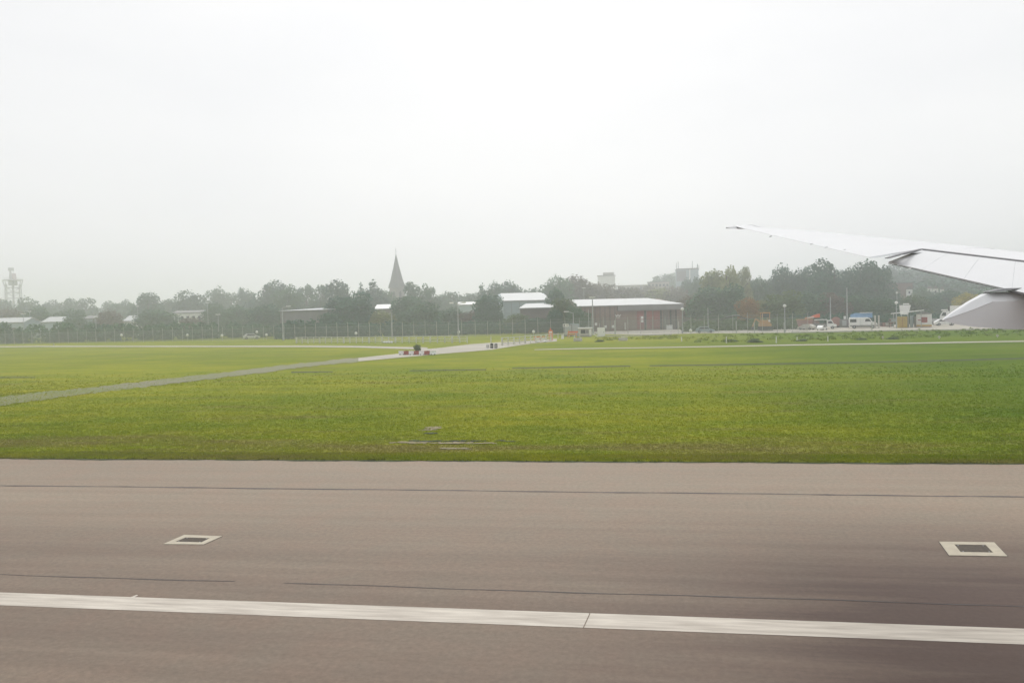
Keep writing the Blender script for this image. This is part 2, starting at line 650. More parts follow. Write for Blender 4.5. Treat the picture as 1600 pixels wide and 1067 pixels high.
setp(g, 'wide mown airfield grass rising into low hills far behind', kind='structure')


def sheet(name, pts, z, m, label):
    o = MB().poly([(p[0], p[1], z) for p in pts]).build(name, m)
    return setp(o, label, kind='structure')


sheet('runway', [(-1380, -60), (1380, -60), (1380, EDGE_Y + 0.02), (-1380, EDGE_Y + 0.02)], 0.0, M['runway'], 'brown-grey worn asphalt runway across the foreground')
sheet('runway_edge_line', [(-1380, 13.02), (1380, 13.02), (1380, 13.66), (-1380, 13.66)], 0.004, M['stripe'], 'broad worn white painted stripe along the runway')


def wobble_strip(name, y, w, z, m, label, x0=-60, x1=80, step=0.5, gap=0.0, amp=0.02):
    mb = MB()
    x = x0
    prev = None
    while x < x1:
        off = amp * math.sin(x * 0.7) + amp * 0.6 * math.sin(x * 2.3 + 1)
        ww = w * random.uniform(0.45, 1.25)
        if random.random() < gap:
            prev = None
        else:
            cur = [(x, y + off - ww / 2, z), (x, y + off + ww / 2, z)]
            if prev:
                mb.poly([prev[0], cur[0], cur[1], prev[1]])
            prev = cur
        x += step
    return setp(mb.build(name, m), label, kind='structure')


wobble_strip('runway_joint', 22.97, 0.12, 0.004, M['sealant'], 'dark sealed joint along the far part of the runway')
wobble_strip('runway_joint', 14.67, 0.045, 0.004, M['sealant'], 'thin broken dark joint just beyond the white stripe', gap=0.012)
wobble_strip('turf_edge', EDGE_Y - 0.10, 0.30, 0.006, M['ditch'], 'dark ragged soil edge where the turf meets the runway', x0=-60, x1=90, step=0.25, amp=0.05)
# a narrow crack across the stripe and a short chalk scuff
p = G(912, 975)
setp(MB().poly([(p.x, 13.0, 0.008), (p.x + 0.015, 13.0, 0.008), (p.x + 0.075, 13.68, 0.008), (p.x + 0.06, 13.68, 0.008)]).build('stripe_crack', M['runway']),
     'narrow bare crack crossing the white stripe', kind='structure')
q0, q1 = G(197, 935.5), G(214, 930)
setp(MB().poly([(q0.x, q0.y, 0.006), (q0.x + 0.1, q0.y - 0.02, 0.006), (q1.x + 0.02, q1.y, 0.006), (q1.x - 0.02, q1.y + 0.03, 0.006)]).build('chalk_mark', M['stripe']),
     'short pale scuff mark beside the white stripe', kind='structure')


def band(name, rows, z, m, label, kind='structure', sub=4):
    """ground strip whose far and near edges pass through the given picture rows"""
    mb = MB()
    pts = []
    for k in range(len(rows) - 1):
        for i in range(sub):
            t = i / sub
            a, b = rows[k], rows[k + 1]
            pts.append([a[j] + (b[j] - a[j]) * t for j in range(3)])
    pts.append(rows[-1])
    jt = 0.0 if name != 'worn_track' else 0.9
    L = [(G(p[0], p[1] + random.uniform(-jt, jt)), G(p[0], p[2] + random.uniform(-jt, jt))) for p in pts]
    for (a, b), (c, d) in zip(L[:-1], L[1:]):
        mb.poly([(b.x, b.y, z), (d.x, d.y, z), (c.x, c.y, z), (a.x, a.y, z)])
    return setp(mb.build(name, m), label, kind=kind)


band('worn_track', [(-260, 650, 672), (0, 621, 634), (60, 613, 626), (110, 609, 619), (200, 599, 608), (300, 588, 596), (400, 576.5, 584), (470, 567.5, 574.5), (560, 559, 565.5)], 0.028, M['track'], 'grey overgrown track running diagonally over the left grass', sub=14)
band('service_road', [(560, 559.5, 565), (630, 552, 558.5), (660, 546, 556), (690, 543.5, 553), (735, 538, 549.5), (770, 535.5, 546.5), (800, 534, 541.5), (835, 531.5, 536.5), (870, 529.5, 533.5)], 0.032, M['road'], 'pale concrete service road leading to the guarded gate')
band('perimeter_path', [(-250, 543.5, 545), (60, 540.5, 542), (300, 540.4, 542.2), (480, 540.2, 542.4), (560, 540.6, 543.2), (668, 543, 546.5)], 0.026, M['road'], 'thin pale perimeter path left of the gate')
band('perimeter_path', [(835, 546, 547), (900, 544.3, 545.6), (1000, 543, 544.3), (1120, 540.8, 542.3), (1240, 538.4, 540.0), (1400, 536, 537.7), (1600, 532.4, 534.2), (1900, 527, 529)], 0.026, M['road'], 'thin pale perimeter path across the right grass')
band('yard_ground', [(905, 518, 521.5), (1000, 516, 523), (1100, 512, 521), (1240, 508, 520), (1320, 504, 517), (1400, 501, 516), (1480, 500, 515.5), (1700, 497, 513)], 0.024, M['road'], 'pale concrete yard behind the perimeter fence')
for rows in ([(-20, 589.6, 590.8), (55, 589.5, 590.2)],
             [(455, 581, 582.6), (520, 580.6, 581.6)],
             [(640, 579, 580), (760, 577.2, 578.2)],
             [(800, 575, 576), (905, 573, 574.3), (985, 571.6, 572.8)],
             [(1015, 571.2, 572.3), (1200, 568.2, 569.7), (1330, 566, 567.4), (1450, 563.4, 565.2), (1560, 560.4, 562.2), (1750, 556, 558)]):
    rows = [(a_, b_ - 0.1, c_ + 0.1) for a_, b_, c_ in rows]
    band('drainage_ditch', rows, 0.026, M['ditch'], 'narrow dark drainage cut across the middle of the grass', sub=2)


def patch(name, cx, cy, rx, ry, m, label, z=0.075, n=26, seed=1):
    r = random.Random(seed)
    c = G(cx, cy)
    ex = abs(G(cx + rx, cy).x - c.x)
    ey = abs(G(cx, cy - ry).y - G(cx, cy + ry).y) / 2
    mb = MB()
    cnt = int(20 + ex * 9)
    for q in range(cnt):
        u_ = max(-1, min(1, r.gauss(0, 0.45)))
        v_ = max(-1, min(1, r.gauss(0, 0.5)))
        bx, by = c.x + u_ * ex, c.y + v_ * ey
        w_, h_ = r.uniform(0.08, 0.30), r.uniform(0.04, 0.16)
        zz = 0.034 + 0.0006 * q
        m_ = 7
        mb.poly([(bx + w_ * r.uniform(0.6, 1.2) * math.cos(6.283 * t / m_), by + h_ * r.uniform(0.6, 1.2) * math.sin(6.283 * t / m_), zz) for t in range(m_)])
    return setp(mb.build(name, m), label, kind='structure')


patch('soil_patch', 718, 693.5, 88, 1.4, M['soil'], 'long pale bare strip in the near grass', z=0.075, seed=3)
patch('soil_patch', 672, 671, 12, 3.5, M['soil'], 'small square pale bare spot in the near grass', z=0.07, seed=5)
patch('soil_patch', 710, 702, 22, 0.8, M['soil'], 'short pale scrape just below the long bare strip', z=0.075, seed=6)
patch('soil_patch', 640, 692.5, 26, 0.9, M['soil'], 'left broken end of the long bare strip', z=0.077, seed=8)
patch('soil_ridge', 735, 690.2, 72, 0.7, M['ditch'], 'dark lip of turf behind the long bare strip', z=0.08, seed=9)
patch('soil_ridge', 665, 690.4, 34, 0.8, M['ditch'], 'dark lip of turf left of the bare strip', z=0.08, seed=10)
patch('soil_ridge', 673, 678, 5, 0.8, M['ditch'], 'small dark scrape below the square bare spot', z=0.08, seed=11)

# ------------------------------------------------------------------ grass tufts (real blades near the runway)
gt = grass_material('grass_blades', 1.3)
gtree = gt.node_tree
tl_ = gtree.nodes.new('ShaderNodeBsdfTranslucent')
ms_ = gtree.nodes.new('ShaderNodeMixShader')
ms_.inputs[0].default_value = 0.45
gp_ = gtree.nodes['Principled BSDF']
gtree.links.new(gp_.inputs['Base Color'].links[0].from_socket, tl_.inputs[0])
gtree.links.new(gp_.outputs[0], ms_.inputs[1])
gtree.links.new(tl_.outputs[0], ms_.inputs[2])
gtree.links.new(ms_.outputs[0], gtree.nodes['Material Output'].inputs[0])
for l_ in list(gtree.links):
    if l_.to_socket == gp_.inputs['Normal']:
        gtree.links.remove(l_)

M['blades'] = gt


def tufts(n, ylo, yhi, h0, h1, w, power=1.0):
    y = ylo + (yhi - ylo) * (1 - (1 - rng.random(n)) ** power)
    x = -0.235 * y + (rng.random(n) * 2 - 1) * 0.70 * y      # spread across the view
    V = np.zeros((n, 9, 3), dtype=np.float32)
    a = rng.random((n, 3)) * math.pi
    hh = (h0 + (h1 - h0) * rng.random((n, 3)) ** 2)
    for k in range(3):
        dx, dy = np.cos(a[:, k]) * w, np.sin(a[:, k]) * w
        lx, ly = rng.normal(0, 0.5, n) * hh[:, k], rng.normal(0, 0.5, n) * hh[:, k]
        ox, oy = rng.normal(0, 0.03, n), rng.normal(0, 0.03, n)
        V[:, 3 * k, 0] = x + ox - dx; V[:, 3 * k, 1] = y + oy - dy; V[:, 3 * k, 2] = 0.0
        V[:, 3 * k + 1, 0] = x + ox + dx; V[:, 3 * k + 1, 1] = y + oy + dy; V[:, 3 * k + 1, 2] = 0.0
        V[:, 3 * k + 2, 0] = x + ox + lx; V[:, 3 * k + 2, 1] = y + oy + ly; V[:, 3 * k + 2, 2] = hh[:, k] + 0.02
    return V.reshape(-1, 3)


Vt = np.concatenate([tufts(30000, EDGE_Y + 0.0, EDGE_Y + 1.2, 0.03, 0.10, 0.035),
                     tufts(120000, EDGE_Y + 0.4, 78, 0.015, 0.045, 0.05, 0.36),
                     tufts(900, EDGE_Y + 1.5, 70, 0.06, 0.10, 0.06, 0.4)])
Ft = np.arange(len(Vt), dtype=np.int32).reshape(-1, 3)
setp(raw('short_grass', Vt, Ft, gt), 'short grass blades and tussocks beside the runway', 'grass', kind='stuff')


# ------------------------------------------------------------------ lighting pits in the runway
def pit(label, outer, inner):
    pts = [G(*p) for p in outer]
    c = sum(pts, Vector()) / 4
    r = thing('drain_pit', label, 'drain cover', (c.x, c.y, 0), group='square drain covers in the runway')
    ip = [G(*p) for p in inner]
    mb = MB()
    for i in range(4):
        j = (i + 1) % 4
        a, b, cc, d = pts[i], pts[j], ip[j], ip[i]
        z = 0.012
        mb.poly([(a.x, a.y, z), (b.x, b.y, z), (cc.x, cc.y, z), (d.x, d.y, z)])
        mb.poly([(a.x, a.y, 0.0), (b.x, b.y, 0.0), (b.x, b.y, z), (a.x, a.y, z)])
        mb.poly([(d.x, d.y, 0.004), (cc.x, cc.y, 0.004), (cc.x, cc.y, z), (d.x, d.y, z)])
    mb.build('concrete_frame', M['pitconcrete'], r, world=True)
    mb = MB()
    for i in range(4):
        j = (i + 1) % 4
        a, b = pts[i], pts[j]
        oa, ob = a + (a - c) * 0.03, b + (b - c) * 0.03
        mb.poly([(oa.x, oa.y, 0.003), (ob.x, ob.y, 0.003), (b.x, b.y, 0.0035), (a.x, a.y, 0.0035)])
    mb.build('cut_joint', M['sealant'], r, world=True)
    ic = sum(ip, Vector()) / 4
    for q in ip:
        e = ic.lerp(q, 0.80)
        MB().rod((e.x, e.y, 0.005), (e.x, e.y, 0.011), 0.014, n=8).build('bolt', M['galv'], r, world=True)
    # cover plate with raised ribs
    mb = MB().poly([(p.x, p.y, 0.005) for p in ip])
    for k in range(1, 6):
        t = k / 6
        a, b = ip[0].lerp(ip[3], t), ip[1].lerp(ip[2], t)
        w = (ip[3] - ip[0]).normalized() * 0.012
        a2, b2 = a.lerp(b, 0.06), a.lerp(b, 0.94)
        mb.poly([(a2.x - w.x, a2.y - w.y, 0.009), (b2.x - w.x, b2.y - w.y, 0.009), (b2.x + w.x, b2.y + w.y, 0.009), (a2.x + w.x, a2.y + w.y, 0.009)])
    mb.build('cover_plate', M['pitcover'], r, world=True)


pit('smaller concrete-framed drain cover on the left of the runway', [(255, 850.3), (288, 835.8), (347, 838), (318, 850.8)], [(274, 846.5), (290, 839.8), (328, 841), (315, 847.5)])
pit('larger concrete-framed drain cover on the right of the runway', [(1483, 867.8), (1467.5, 846.5), (1553.5, 847.6), (1574, 869.3)], [(1501, 862.7), (1491, 850.8), (1540, 851.6), (1552, 863.6)])


# ------------------------------------------------------------------ buildings
def shed(name, label, px0, px1, D0, D1, yeave, yridge, depth, wall, roof, cat='warehouse', group=None, ridge=0.5,
         trim=True, hip=0.0, over=0.35, ye1=None):
    """building whose front runs from column px0 at distance D0 to px1 at D1; gable roof with its ridge along the front"""
    a = Vector(spot(px0, D0)).to_3d()
    b = Vector(spot(px1, D1)).to_3d()
    c = (a + b) / 2
    z0 = min(terr(a.x, a.y), terr(b.x, b.y)) - 0.3
    r = thing(name, label, cat, (c.x, c.y, z0), group=group)
    u = (b - a).normalized()
    n = Vector((-u.y, u.x, 0))
    if n.dot(HFWD) < 0:
        n = -n
    L = (b - a).length
    rz = math.atan2(u.y, u.x)
    r.rotation_euler = (0, 0, rz)
    sgn = 1
    Dm = (D0 + D1) / 2
    pm = (px0 + px1) / 2
    he = zat(pm, yeave, Dm) - z0
    hr = zat(pm, yridge, Dm + depth * ridge) - z0
    hx = L / 2
    # local: x along the front, y backwards
    prof = [(0, 0), (depth, 0), (depth, he), (depth * ridge, hr - 0.05) if ridge < 1 else (depth, hr - 0.05), (0, he)]
    if ridge >= 1:
        prof = [(0, 0), (depth, 0), (depth, hr - 0.05), (0, he)]
    MB().prism(prof, -hx, hx, 'x').build('wall', wall, r)
    t = 0.22
    rx = hx + over
    k = hip * L
    for side in (0, 1):
        if side == 0:
            y0, z_0, y1, z_1 = -over, he - 0.05, depth * min(ridge, 1), hr
        else:
            if ridge >= 1:
                break
            y0, z_0, y1, z_1 = depth + over, he - 0.05, depth * ridge, hr
        v = [(-rx, y0, z_0), (rx, y0, z_0), (rx - k, y1, z_1), (-rx + k, y1, z_1)]
        m_ = MB().loft([[(*p[:2], p[2]) for p in v], [(*p[:2], p[2] + t) for p in v]])
        m_.build('roof', roof, r)
    if trim:
        MB().box((0, -over - 0.05, he + 0.02), (2 * rx, 0.1, 0.22)).build('gutter', M['greywall'], r)
    r['_L'] = L
    r['_he'] = he
    return r, L, he


def on_front(r, L, he, fx0, fx1, fz0, fz1, m, name, proud=0.06, lab=None):
    x0, x1 = -L / 2 + L * fx0, -L / 2 + L * fx1
    o = MB().box(((x0 + x1) / 2, -proud / 2, he * (fz0 + fz1) / 2), (abs(x1 - x0), proud, he * (fz1 - fz0))).build(name, m, r)
    if lab:
        o['label'] = lab
    return o


# red-brown warehouse with the long white roof
r, L, he = shed('brick_warehouse', 'long red-brown warehouse with a bright white roof right of centre', 902, 1066, 206, 211, 477.5, 467.5, 34, M['brick'], M['roofwhite'], hip=0.12)
bxs = [0.36, 0.46, 0.535, 0.545]
f = MB().box((L * 0.19, -0.35, he * 0.90), (L * 0.63, 0.7, he * 0.2)).build('fascia_panel', M['greywall'], r)
for (a, b) in ((0.56, 0.625), (0.655, 0.705), (0.72, 0.78)):
    on_front(r, L, he, a, b, 0.10, 0.78, M['reddoor'], 'roller_door', 0.12)
for (a, b) in ((0.632, 0.648), (0.785, 0.80), (0.875, 0.895), (0.93, 0.945)):
    on_front(r, L, he, a, b, 0.05, 0.79, M['dark'], 'dark_recess', 0.05)
for (a, b) in ((0.81, 0.865), (0.90, 0.925)):
    on_front(r, L, he, a, b, 0.05, 0.78, M['brownwall'], 'wall_panel', 0.09)
for k in range(8):
    on_front(r, L, he, 0.02 + k * 0.047, 0.028 + k * 0.047, 0.0, 0.98, M['brownwall'], 'pilaster', 0.14)
for (a, b) in ((0.08, 0.10), (0.20, 0.215), (0.44, 0.455), (0.955, 0.965)):
    on_front(r, L, he, a, b, 0.08, 0.36, M['concrete'], 'pale_door', 0.1)
MB().box((L * 0.19, -0.74, he * 0.80), (L * 0.63, 0.05, 0.12)).build('fascia_trim', M['brownwall'], r)
# the pale emblem and notices on its wall
e = MB()
for (a, b) in (((0.355, 0.665), (0.368, 0.60)), ((0.368, 0.60), (0.380, 0.665)), ((0.380, 0.665), (0.392, 0.60)), ((0.392, 0.60), (0.405, 0.665))):
    e.rod((-L / 2 + L * a[0], -0.1, he * a[1]), (-L / 2 + L * b[0], -0.1, he * b[1]), 0.09, n=5)
e.rod((-L / 2 + L * 0.36, -0.1, he * 0.56), (-L / 2 + L * 0.40, -0.1, he * 0.56), 0.07, n=5)
e.build('wall_emblem', M['white'], r)['label'] = 'pale W-shaped emblem painted on the brick wall'
for (a, z) in ((0.598, 0.53), (0.598, 0.40), (0.16, 0.33), (0.25, 0.22), (0.32, 0.22)):
    on_front(r, L, he, a, a + 0.022, z - 0.05, z + 0.05, M['white'], 'notice_board', 0.16)
on_front(r, L, he, 0.84, 0.90, 0.05, 0.22, M['white'], 'pale_hatch', 0.15)

# centre left pair
r, L, he = shed('blue_grey_shed', 'pale blue-grey shed under a wide white roof left of the big tree', 787, 862, 250, 252, 470, 458.5, 26, M['bluegrey'], M['roofwhite'], hip=0.08)
for k in range(1, 6):
    on_front(r, L, he, k / 6 - 0.003, k / 6 + 0.003, 0.05, 0.95, M['greywall'], 'cladding_rib', 0.08)
r, L, he = shed('brown_shed', 'low brown shed with a sloping white roof left of the big tree', 813, 880, 218, 216.5, 481.5, 475, 16, M['brownwall'], M['roofwhite'], ridge=1.0)
for k in range(4):
    on_front(r, L, he, 0.1 + k * 0.2, 0.2 + k * 0.2, 0.35, 0.6, M['dark'], 'window', 0.05)
r, L, he = shed('grey_shed', 'plain grey shed with a pale rising roof edge left of centre', 438, 512, 240, 236, 485.5, 483.2, 22, M['greywall'], M['galv'], ridge=1.0)
on_front(r, L, he, 0.25, 0.40, 0.0, 0.5, M['brownwall'], 'door')
r, L, he = shed('curved_roof_shed', 'small hazy shed with a pale roof below the church spire', 586, 622, 262, 262, 483, 476.5, 14, M['beige'], M['white'])
on_front(r, L, he, 0.1, 0.16, 0.2, 1.0, M['white'], 'pale_post')
r, L, he = shed('far_white_shed', 'far white-roofed shed right of the twin lamp post', 716, 742, 330, 330, 476.5, 472.5, 14, M['bluegrey'], M['white'])
on_front(r, L, he, 0.3, 0.6, 0.1, 0.5, M['dark'], 'window')
for i, (a, b, y0, y1, lab) in enumerate(((-14, 37, 504.5, 497.5, 'white-roofed shed at the left edge below the lattice tower'),
                                        (66, 95, 503.5, 496, 'small white-roofed shed second from the left edge'),
                                        (130, 148, 498, 494, 'faint grey-roofed shed between the small sheds on the left'),
                                        (193, 214, 502, 494, 'white gabled shed behind a lamp post on the left'))):
    r, L, he = shed('distant_shed', lab, a, b, 325, 325, y0, y1, 12, M['bluegrey'] if i != 3 else M['white'], M['roofwhite'] if i != 2 else M['greywall'], cat='shed')
    on_front(r, L, he, 0.15, 0.3, 0.3, 0.65, M['dark'], 'window')
    on_front(r, L, he, 0.55, 0.75, 0.0, 0.7, M['brownwall'], 'door')
r, L, he = shed('white_house', 'low white building with dark windows among the left trees', 271, 318, 345, 345, 489, 486, 10, M['white'], M['greywall'], cat='building')
for k in range(5):
    on_front(r, L, he, 0.06 + k * 0.19, 0.15 + k * 0.19, 0.55, 0.85, M['glass'], 'window')

# distant blocks on the rise
def block(name, lab, px0, px1, D, ytop, depth, m, cat='building', win=0, rows=1, group=None, roofm=None):
    p0, p1 = spot(px0, D), spot(px1, D)
    c = ((p0[0] + p1[0]) / 2, (p0[1] + p1[1]) / 2)
    z0 = terr(*c) - 1.0
    pm = (px0 + px1) / 2
    r = thing(name, lab, cat, (c[0], c[1], z0), facing(pm), group)
    L = math.hypot(p1[0] - p0[0], p1[1] - p0[1])
    h = zat(pm, ytop, D) - z0
    MB().box((0, depth / 2, h / 2), (L, depth, h)).build('wall', m, r)
    MB().box((0, depth / 2, h + 0.2), (L + 0.8, depth + 0.8, 0.4)).build('roof', roofm or M['greywall'], r)
    for q in range(rows):
        for k in range(win):
            x = -L / 2 + L * (k + 0.5) / win
            zz = h - 2.0 - q * 3.2
            MB().box((x, -0.05, zz), (L / win * 0.55, 0.1, 1.5)).build('window', M['glass'], r)
    return r, L, h


r, L, h = block('white_tower_block', 'white flat-topped block standing above the trees right of centre', 935, 962, 560, 431, 12, M['white'], win=0)
MB().box((L * 0.12, 5, h + 1.2), (L * 0.62, 6, 2.2)).build('plant_room', M['beige'], r)
MB().rod((L * 0.45, 3, h), (L * 0.45, 3, h + 3.4), 0.12).build('roof_mast', M['mast'], r)
block('long_beige_block', 'long beige office block with a flat roof behind the warehouse', 966, 1012, 560, 446, 14, M['beige'], win=7, rows=2, roofm=M['white'])
block('long_beige_block', 'taller beige office block left of the twin-masted building', 1013, 1046, 540, 441, 14, M['beige'], win=6, rows=2)
r, L, h = block('masted_building', 'grey box building with tall aerials on its roof', 1057, 1092, 560, 421.5, 14, M['bluegrey'], win=0)
MB().box((-L * 0.25, -0.1, h - 4), (L * 0.42, 0.2, 7)).build('dark_panel', M['greywall'], r)
MB().box((L * 0.12, -0.15, h - 4), (0.7, 0.3, 8)).build('white_pillar', M['white'], r)
MB().box((0, 3, h + 0.7), (L * 0.9, 5, 0.6)).build('roof_rail', M['greywall'], r)
for (x, yt, rr) in ((-0.46, 410, 0.22), (-0.38, 408, 0.26), (0.24, 408, 0.24), (0.46, 413, 0.5), (0.52, 415, 0.2)):
    zz = zat(1075, yt, 560) - r.location.z
    MB().rod((L * x, 2, h), (L * x, 2, zz), rr, rr * 0.7, n=6).build('aerial', M['greywall'], r)
r, L, h = block('water_tank_house', 'tiny white box building above the trees right of the olive trees', 1184, 1194, 520, 441, 6, M['white'])
MB().box((0, -0.1, h - 2), (L * 0.5, 0.2, 1.6)).build('window', M['glass'], r)
r, L, h = block('brown_brick_block', 'red-brown building half hidden by trees on the right hill', 1380, 1424, 338, 443.5, 14, M['brick'], roofm=M['brownwall'])
for k in range(3):
    MB().box((-L * 0.3 + k * L * 0.16, -0.06, h * 0.62), (1.8, 0.12, 1.4)).build('window', M['white'], r)
for (px, D, yt, w, lab) in ((1421, 334, 452, 9, 'small white house gable beside the brown building'),
                            (1440, 440, 441, 7, 'upper tiny white house on the right hill'),
                            (1452, 348, 451, 9, 'left of the row of small white houses on the right hill'),
                            (1462, 348, 451, 8, 'middle of the row of small white houses on the right hill'),
                            (1472, 348, 452, 6, 'right end of the row of small white houses on the hill')):
    p = spot(px, D)
    z0 = zat(px, yt + 6, D)
    gz = terr(*p) - 0.5
    r = thing('hill_house', lab, 'house', (p[0], p[1], gz), facing(px))
    W = w * D / FPX
    zt = zat(px, yt, D) - gz
    MB().box((0, 3, zt / 2), (W, 6, zt)).build('wall', M['white'], r)
    MB().prism([(-W / 2 - 0.3, zt), (W / 2 + 0.3, zt), (0, zt + 1.4)], -0.3, 6.3).build('roof', M['brownwall'], r)
    MB().box((0, -0.04, zt - 1.3), (W * 0.25, 0.08, 0.9)).build('window', M['glass'], r)

# ------------------------------------------------------------------ church
D = 470
p = spot(621.5, D)
gz = -0.5
ch = thing('church', 'tall dark shingled church spire rising above the trees', 'church', (p[0], p[1], gz), facing(621))
zb = zat(621, 449, D) - gz
za = zat(621, 396.5, D) - gz
hw = 13.2 * D / FPX
MB().box((0, 0, zb / 2), (hw * 1.75, hw * 1.75, zb)).build('tower', M['towerstone'], ch)


def octo(rx, z):
    return [(rx * math.cos(math.pi / 8 + i * math.pi / 4), rx * math.sin(math.pi / 8 + i * math.pi / 4), z) for i in range(8)]


MB().loft([octo(hw * 1.10, zb - 0.4), octo(hw * 1.02, zb + 1.2), octo(hw * 0.80, zb + (za - zb) * 0.20), octo(hw * 0.36, zb + (za - zb) * 0.62), octo(0.10, za)]).build('spire', M['stone'], ch)
MB().rod((0, 0, za - 0.3), (0, 0, za + 3.2), 0.12).build('finial', M['stone'], ch)
for sx in (-1, 1):
    MB().prism([(sx * hw * 0.38 - 0.6, zb - 7), (sx * hw * 0.38 + 0.6, zb - 7), (sx * hw * 0.38 + 0.6, zb - 3), (sx * hw * 0.38, zb - 2.2), (sx * hw * 0.38 - 0.6, zb - 3)], -hw * 0.88 - 0.1, -hw * 0.88 + 0.2).build('louvre_window', M['dark'], ch)
MB().prism([(-hw * 0.9, 0), (hw * 0.9, 0), (hw * 0.9, 9), (0, 16), (-hw * 0.9, 9)], hw, 34).build('nave', M['towerstone'], ch)
MB().prism([(-hw * 0.9 - 0.6, 8.9), (0, 16.4), (hw * 0.9 + 0.6, 8.9), (hw * 0.9 + 0.6, 9.4), (0, 16.9), (-hw * 0.9 - 0.6, 9.4)], hw, 34.5).build('nave_roof', M['stone'], ch)

# ------------------------------------------------------------------ lattice tower on the far left
D = 620
p = spot(23, D)
tw = thing('lattice_tower', 'pale open lattice radar tower rising at the far left', 'tower', (p[0], p[1], -0.2), facing(23) + 0.12)
zp = zat(23, 437.5, D)
hw = 10.8 * D / FPX
hb = 12.0 * D / FPX
u = D / FPX
legs = [(-1, -1), (1, -1), (1, 1), (-1, 1)]
for sx, sy in legs:
    MB().rod((sx * hb * 0.92, sy * hb * 0.92, 0), (sx * hw * 0.88, sy * hw * 0.88, zp - 3), 0.42, n=8).build('leg', M['mast'], tw)
    MB().rod((sx * hw * 0.88, sy * hw * 0.88, zp - 6), (sx * hw * 1.12, sy * hw * 1.12, zp), 0.30, n=6).build('strut', M['mast'], tw)
MB().rod((0, 0, 0), (0, 0, zp), 0.75, n=10).build('central_shaft', M['mast'], tw)
zl = [zp - 2 - 7 * k for k in range(1, 6) if zp - 7 * k > 1]
for z in (zat(23, 449, D), zat(23, 456.5, D), zat(23, 465.5, D), zat(23, 476, D), zat(23, 488, D)):
    hh = hw * 0.9 + (hb * 0.92 - hw * 0.9) * (1 - z / zp)
    mb = MB()
    for (ax, ay), (bx, by) in zip(legs, legs[1:] + legs[:1]):
        mb.rod((ax * hh, ay * hh, z), (bx * hh, by * hh, z), 0.24, n=6)
    mb.build('ring_beam', M['mast'], tw)
    for (ax, ay), (bx, by) in zip(legs, legs[1:] + legs[:1]):
        MB().rod((ax * hh, ay * hh, z), (0, 0, z - 3.2), 0.14, n=5).build('brace', M['mast'], tw)
MB().box((0, 0, zp + 0.1), (hw * 2.35, hw * 2.35, 0.55)).build('platform', M['mast'], tw)
mb = MB()
for k in range(9):
    for s in (-1, 1):
        mb.rod((-hw * 1.15 + hw * 2.3 * k / 8, s * hw * 1.15, zp + 0.3), (-hw * 1.15 + hw * 2.3 * k / 8, s * hw * 1.15, zp + 1.7), 0.06, n=4)
for s in (-1, 1):
    mb.rod((-hw * 1.15, s * hw * 1.15, zp + 1.7), (hw * 1.15, s * hw * 1.15, zp + 1.7), 0.08, n=4)
mb.build('railing', M['mast'], tw)
MB().box((-hw * 0.30, 0, zp - 2.0), (hw * 0.5, hw * 0.6, 3.6)).build('equipment_box', M['mast'], tw)
MB().box((hw * 0.34, 0, zp - 2.2), (hw * 0.42, hw * 0.6, 3.4)).build('equipment_box', M['mast'], tw)
MB().rod((-hw * 0.25, 0, zp), (-hw * 0.25, 0, zp + 7.2), 0.9, 0.8, n=12).build('turntable', M['mast'], tw)
MB().box((-hw * 0.15, 0, zp + 8.2), (hw * 0.72, 1.0, 2.2)).build('radar_head', M['mast'], tw)
MB().rod((hw * 0.2, 0, zp + 0.4), (hw * 0.2, 0, zp + 5.0), 1.4, 1.4, n=14).build('radome', M['mastred'], tw)
MB().rod((hw * 0.15, 0, zp + 5), (hw * 0.15, 0, zp + 9.5), 0.1, n=5).build('whip_aerial', M['mast'], tw)

# ------------------------------------------------------------------ perimeter fence
FP = [(-60, 232), (120, 222), (300, 212), (460, 205), (560, 199), (700, 190), (742, 187), (860, 183), (905, 182), (1000, 176), (1100, 168), (1262, 160)]
fpts = [Vector(spot(*q)) for q in FP]
fence = thing('perimeter_fence', 'tall grey steel security fence with pale posts behind the airfield', 'fence', (fpts[5].x, fpts[5].y, 0))
FH = 3.1
posts, acc = [], 0.0
segs = []
for a, b in zip(fpts[:-1], fpts[1:]):
    L = (b - a).length
    n = max(1, round(L / 3.0))
    for k in range(n):
        posts.append(a.lerp(b, k / n))
    segs.append((a, b))
posts.append(fpts[-1])
base_post = MB().box((0, 0, FH / 2 + 0.1), (0.07, 0.07, FH + 0.2)).rod((0, 0, FH + 0.15), (0, -0.28, FH + 0.55), 0.035, n=4)
bp = base_post.build('post', M['fencepost'], fence)
bp.location = (posts[0].x - fence.location.x, posts[0].y - fence.location.y, 0)
tall = base_post
for q in posts[1:]:
    o = bp.copy()
    COL.objects.link(o)
    o.location = (q.x - fence.location.x, q.y - fence.location.y, 0)
    o.scale = (random.uniform(0.8, 1.5), 1, random.uniform(0.97, 1.10))
pv, pf = [], []
mb = MB()
for a, b in segs:
    d = (b - a)
    L = d.length
    d.normalize()
    n = int(L / 0.125)
    rz = math.atan2(d.y, d.x)
    for k in range(n):
        q = a + d * (0.06 + k * 0.125)
        mb.quadbox((q.x, q.y, FH / 2 + 0.05), (0.026, 0.02, FH - 0.1), rz)
mb.build('mesh_panel', M['fence'], fence, world=True)['kind'] = 'stuff'
for z in (0.35, 1.6, 2.85):
    mb = MB()
    for a, b in segs:
        mb.rod((a.x, a.y + 0.04, z), (b.x, b.y + 0.04, z), 0.03, n=4)
    mb.build('horizontal_rail', M['fence'], fence, world=True)
mb = MB()
for k in range(3):
    for a, b in segs:
        mb.rod((a.x, a.y - 0.1 - 0.08 * k, FH + 0.25 + 0.12 * k), (b.x, b.y - 0.1 - 0.08 * k, FH + 0.25 + 0.12 * k), 0.012, n=3)
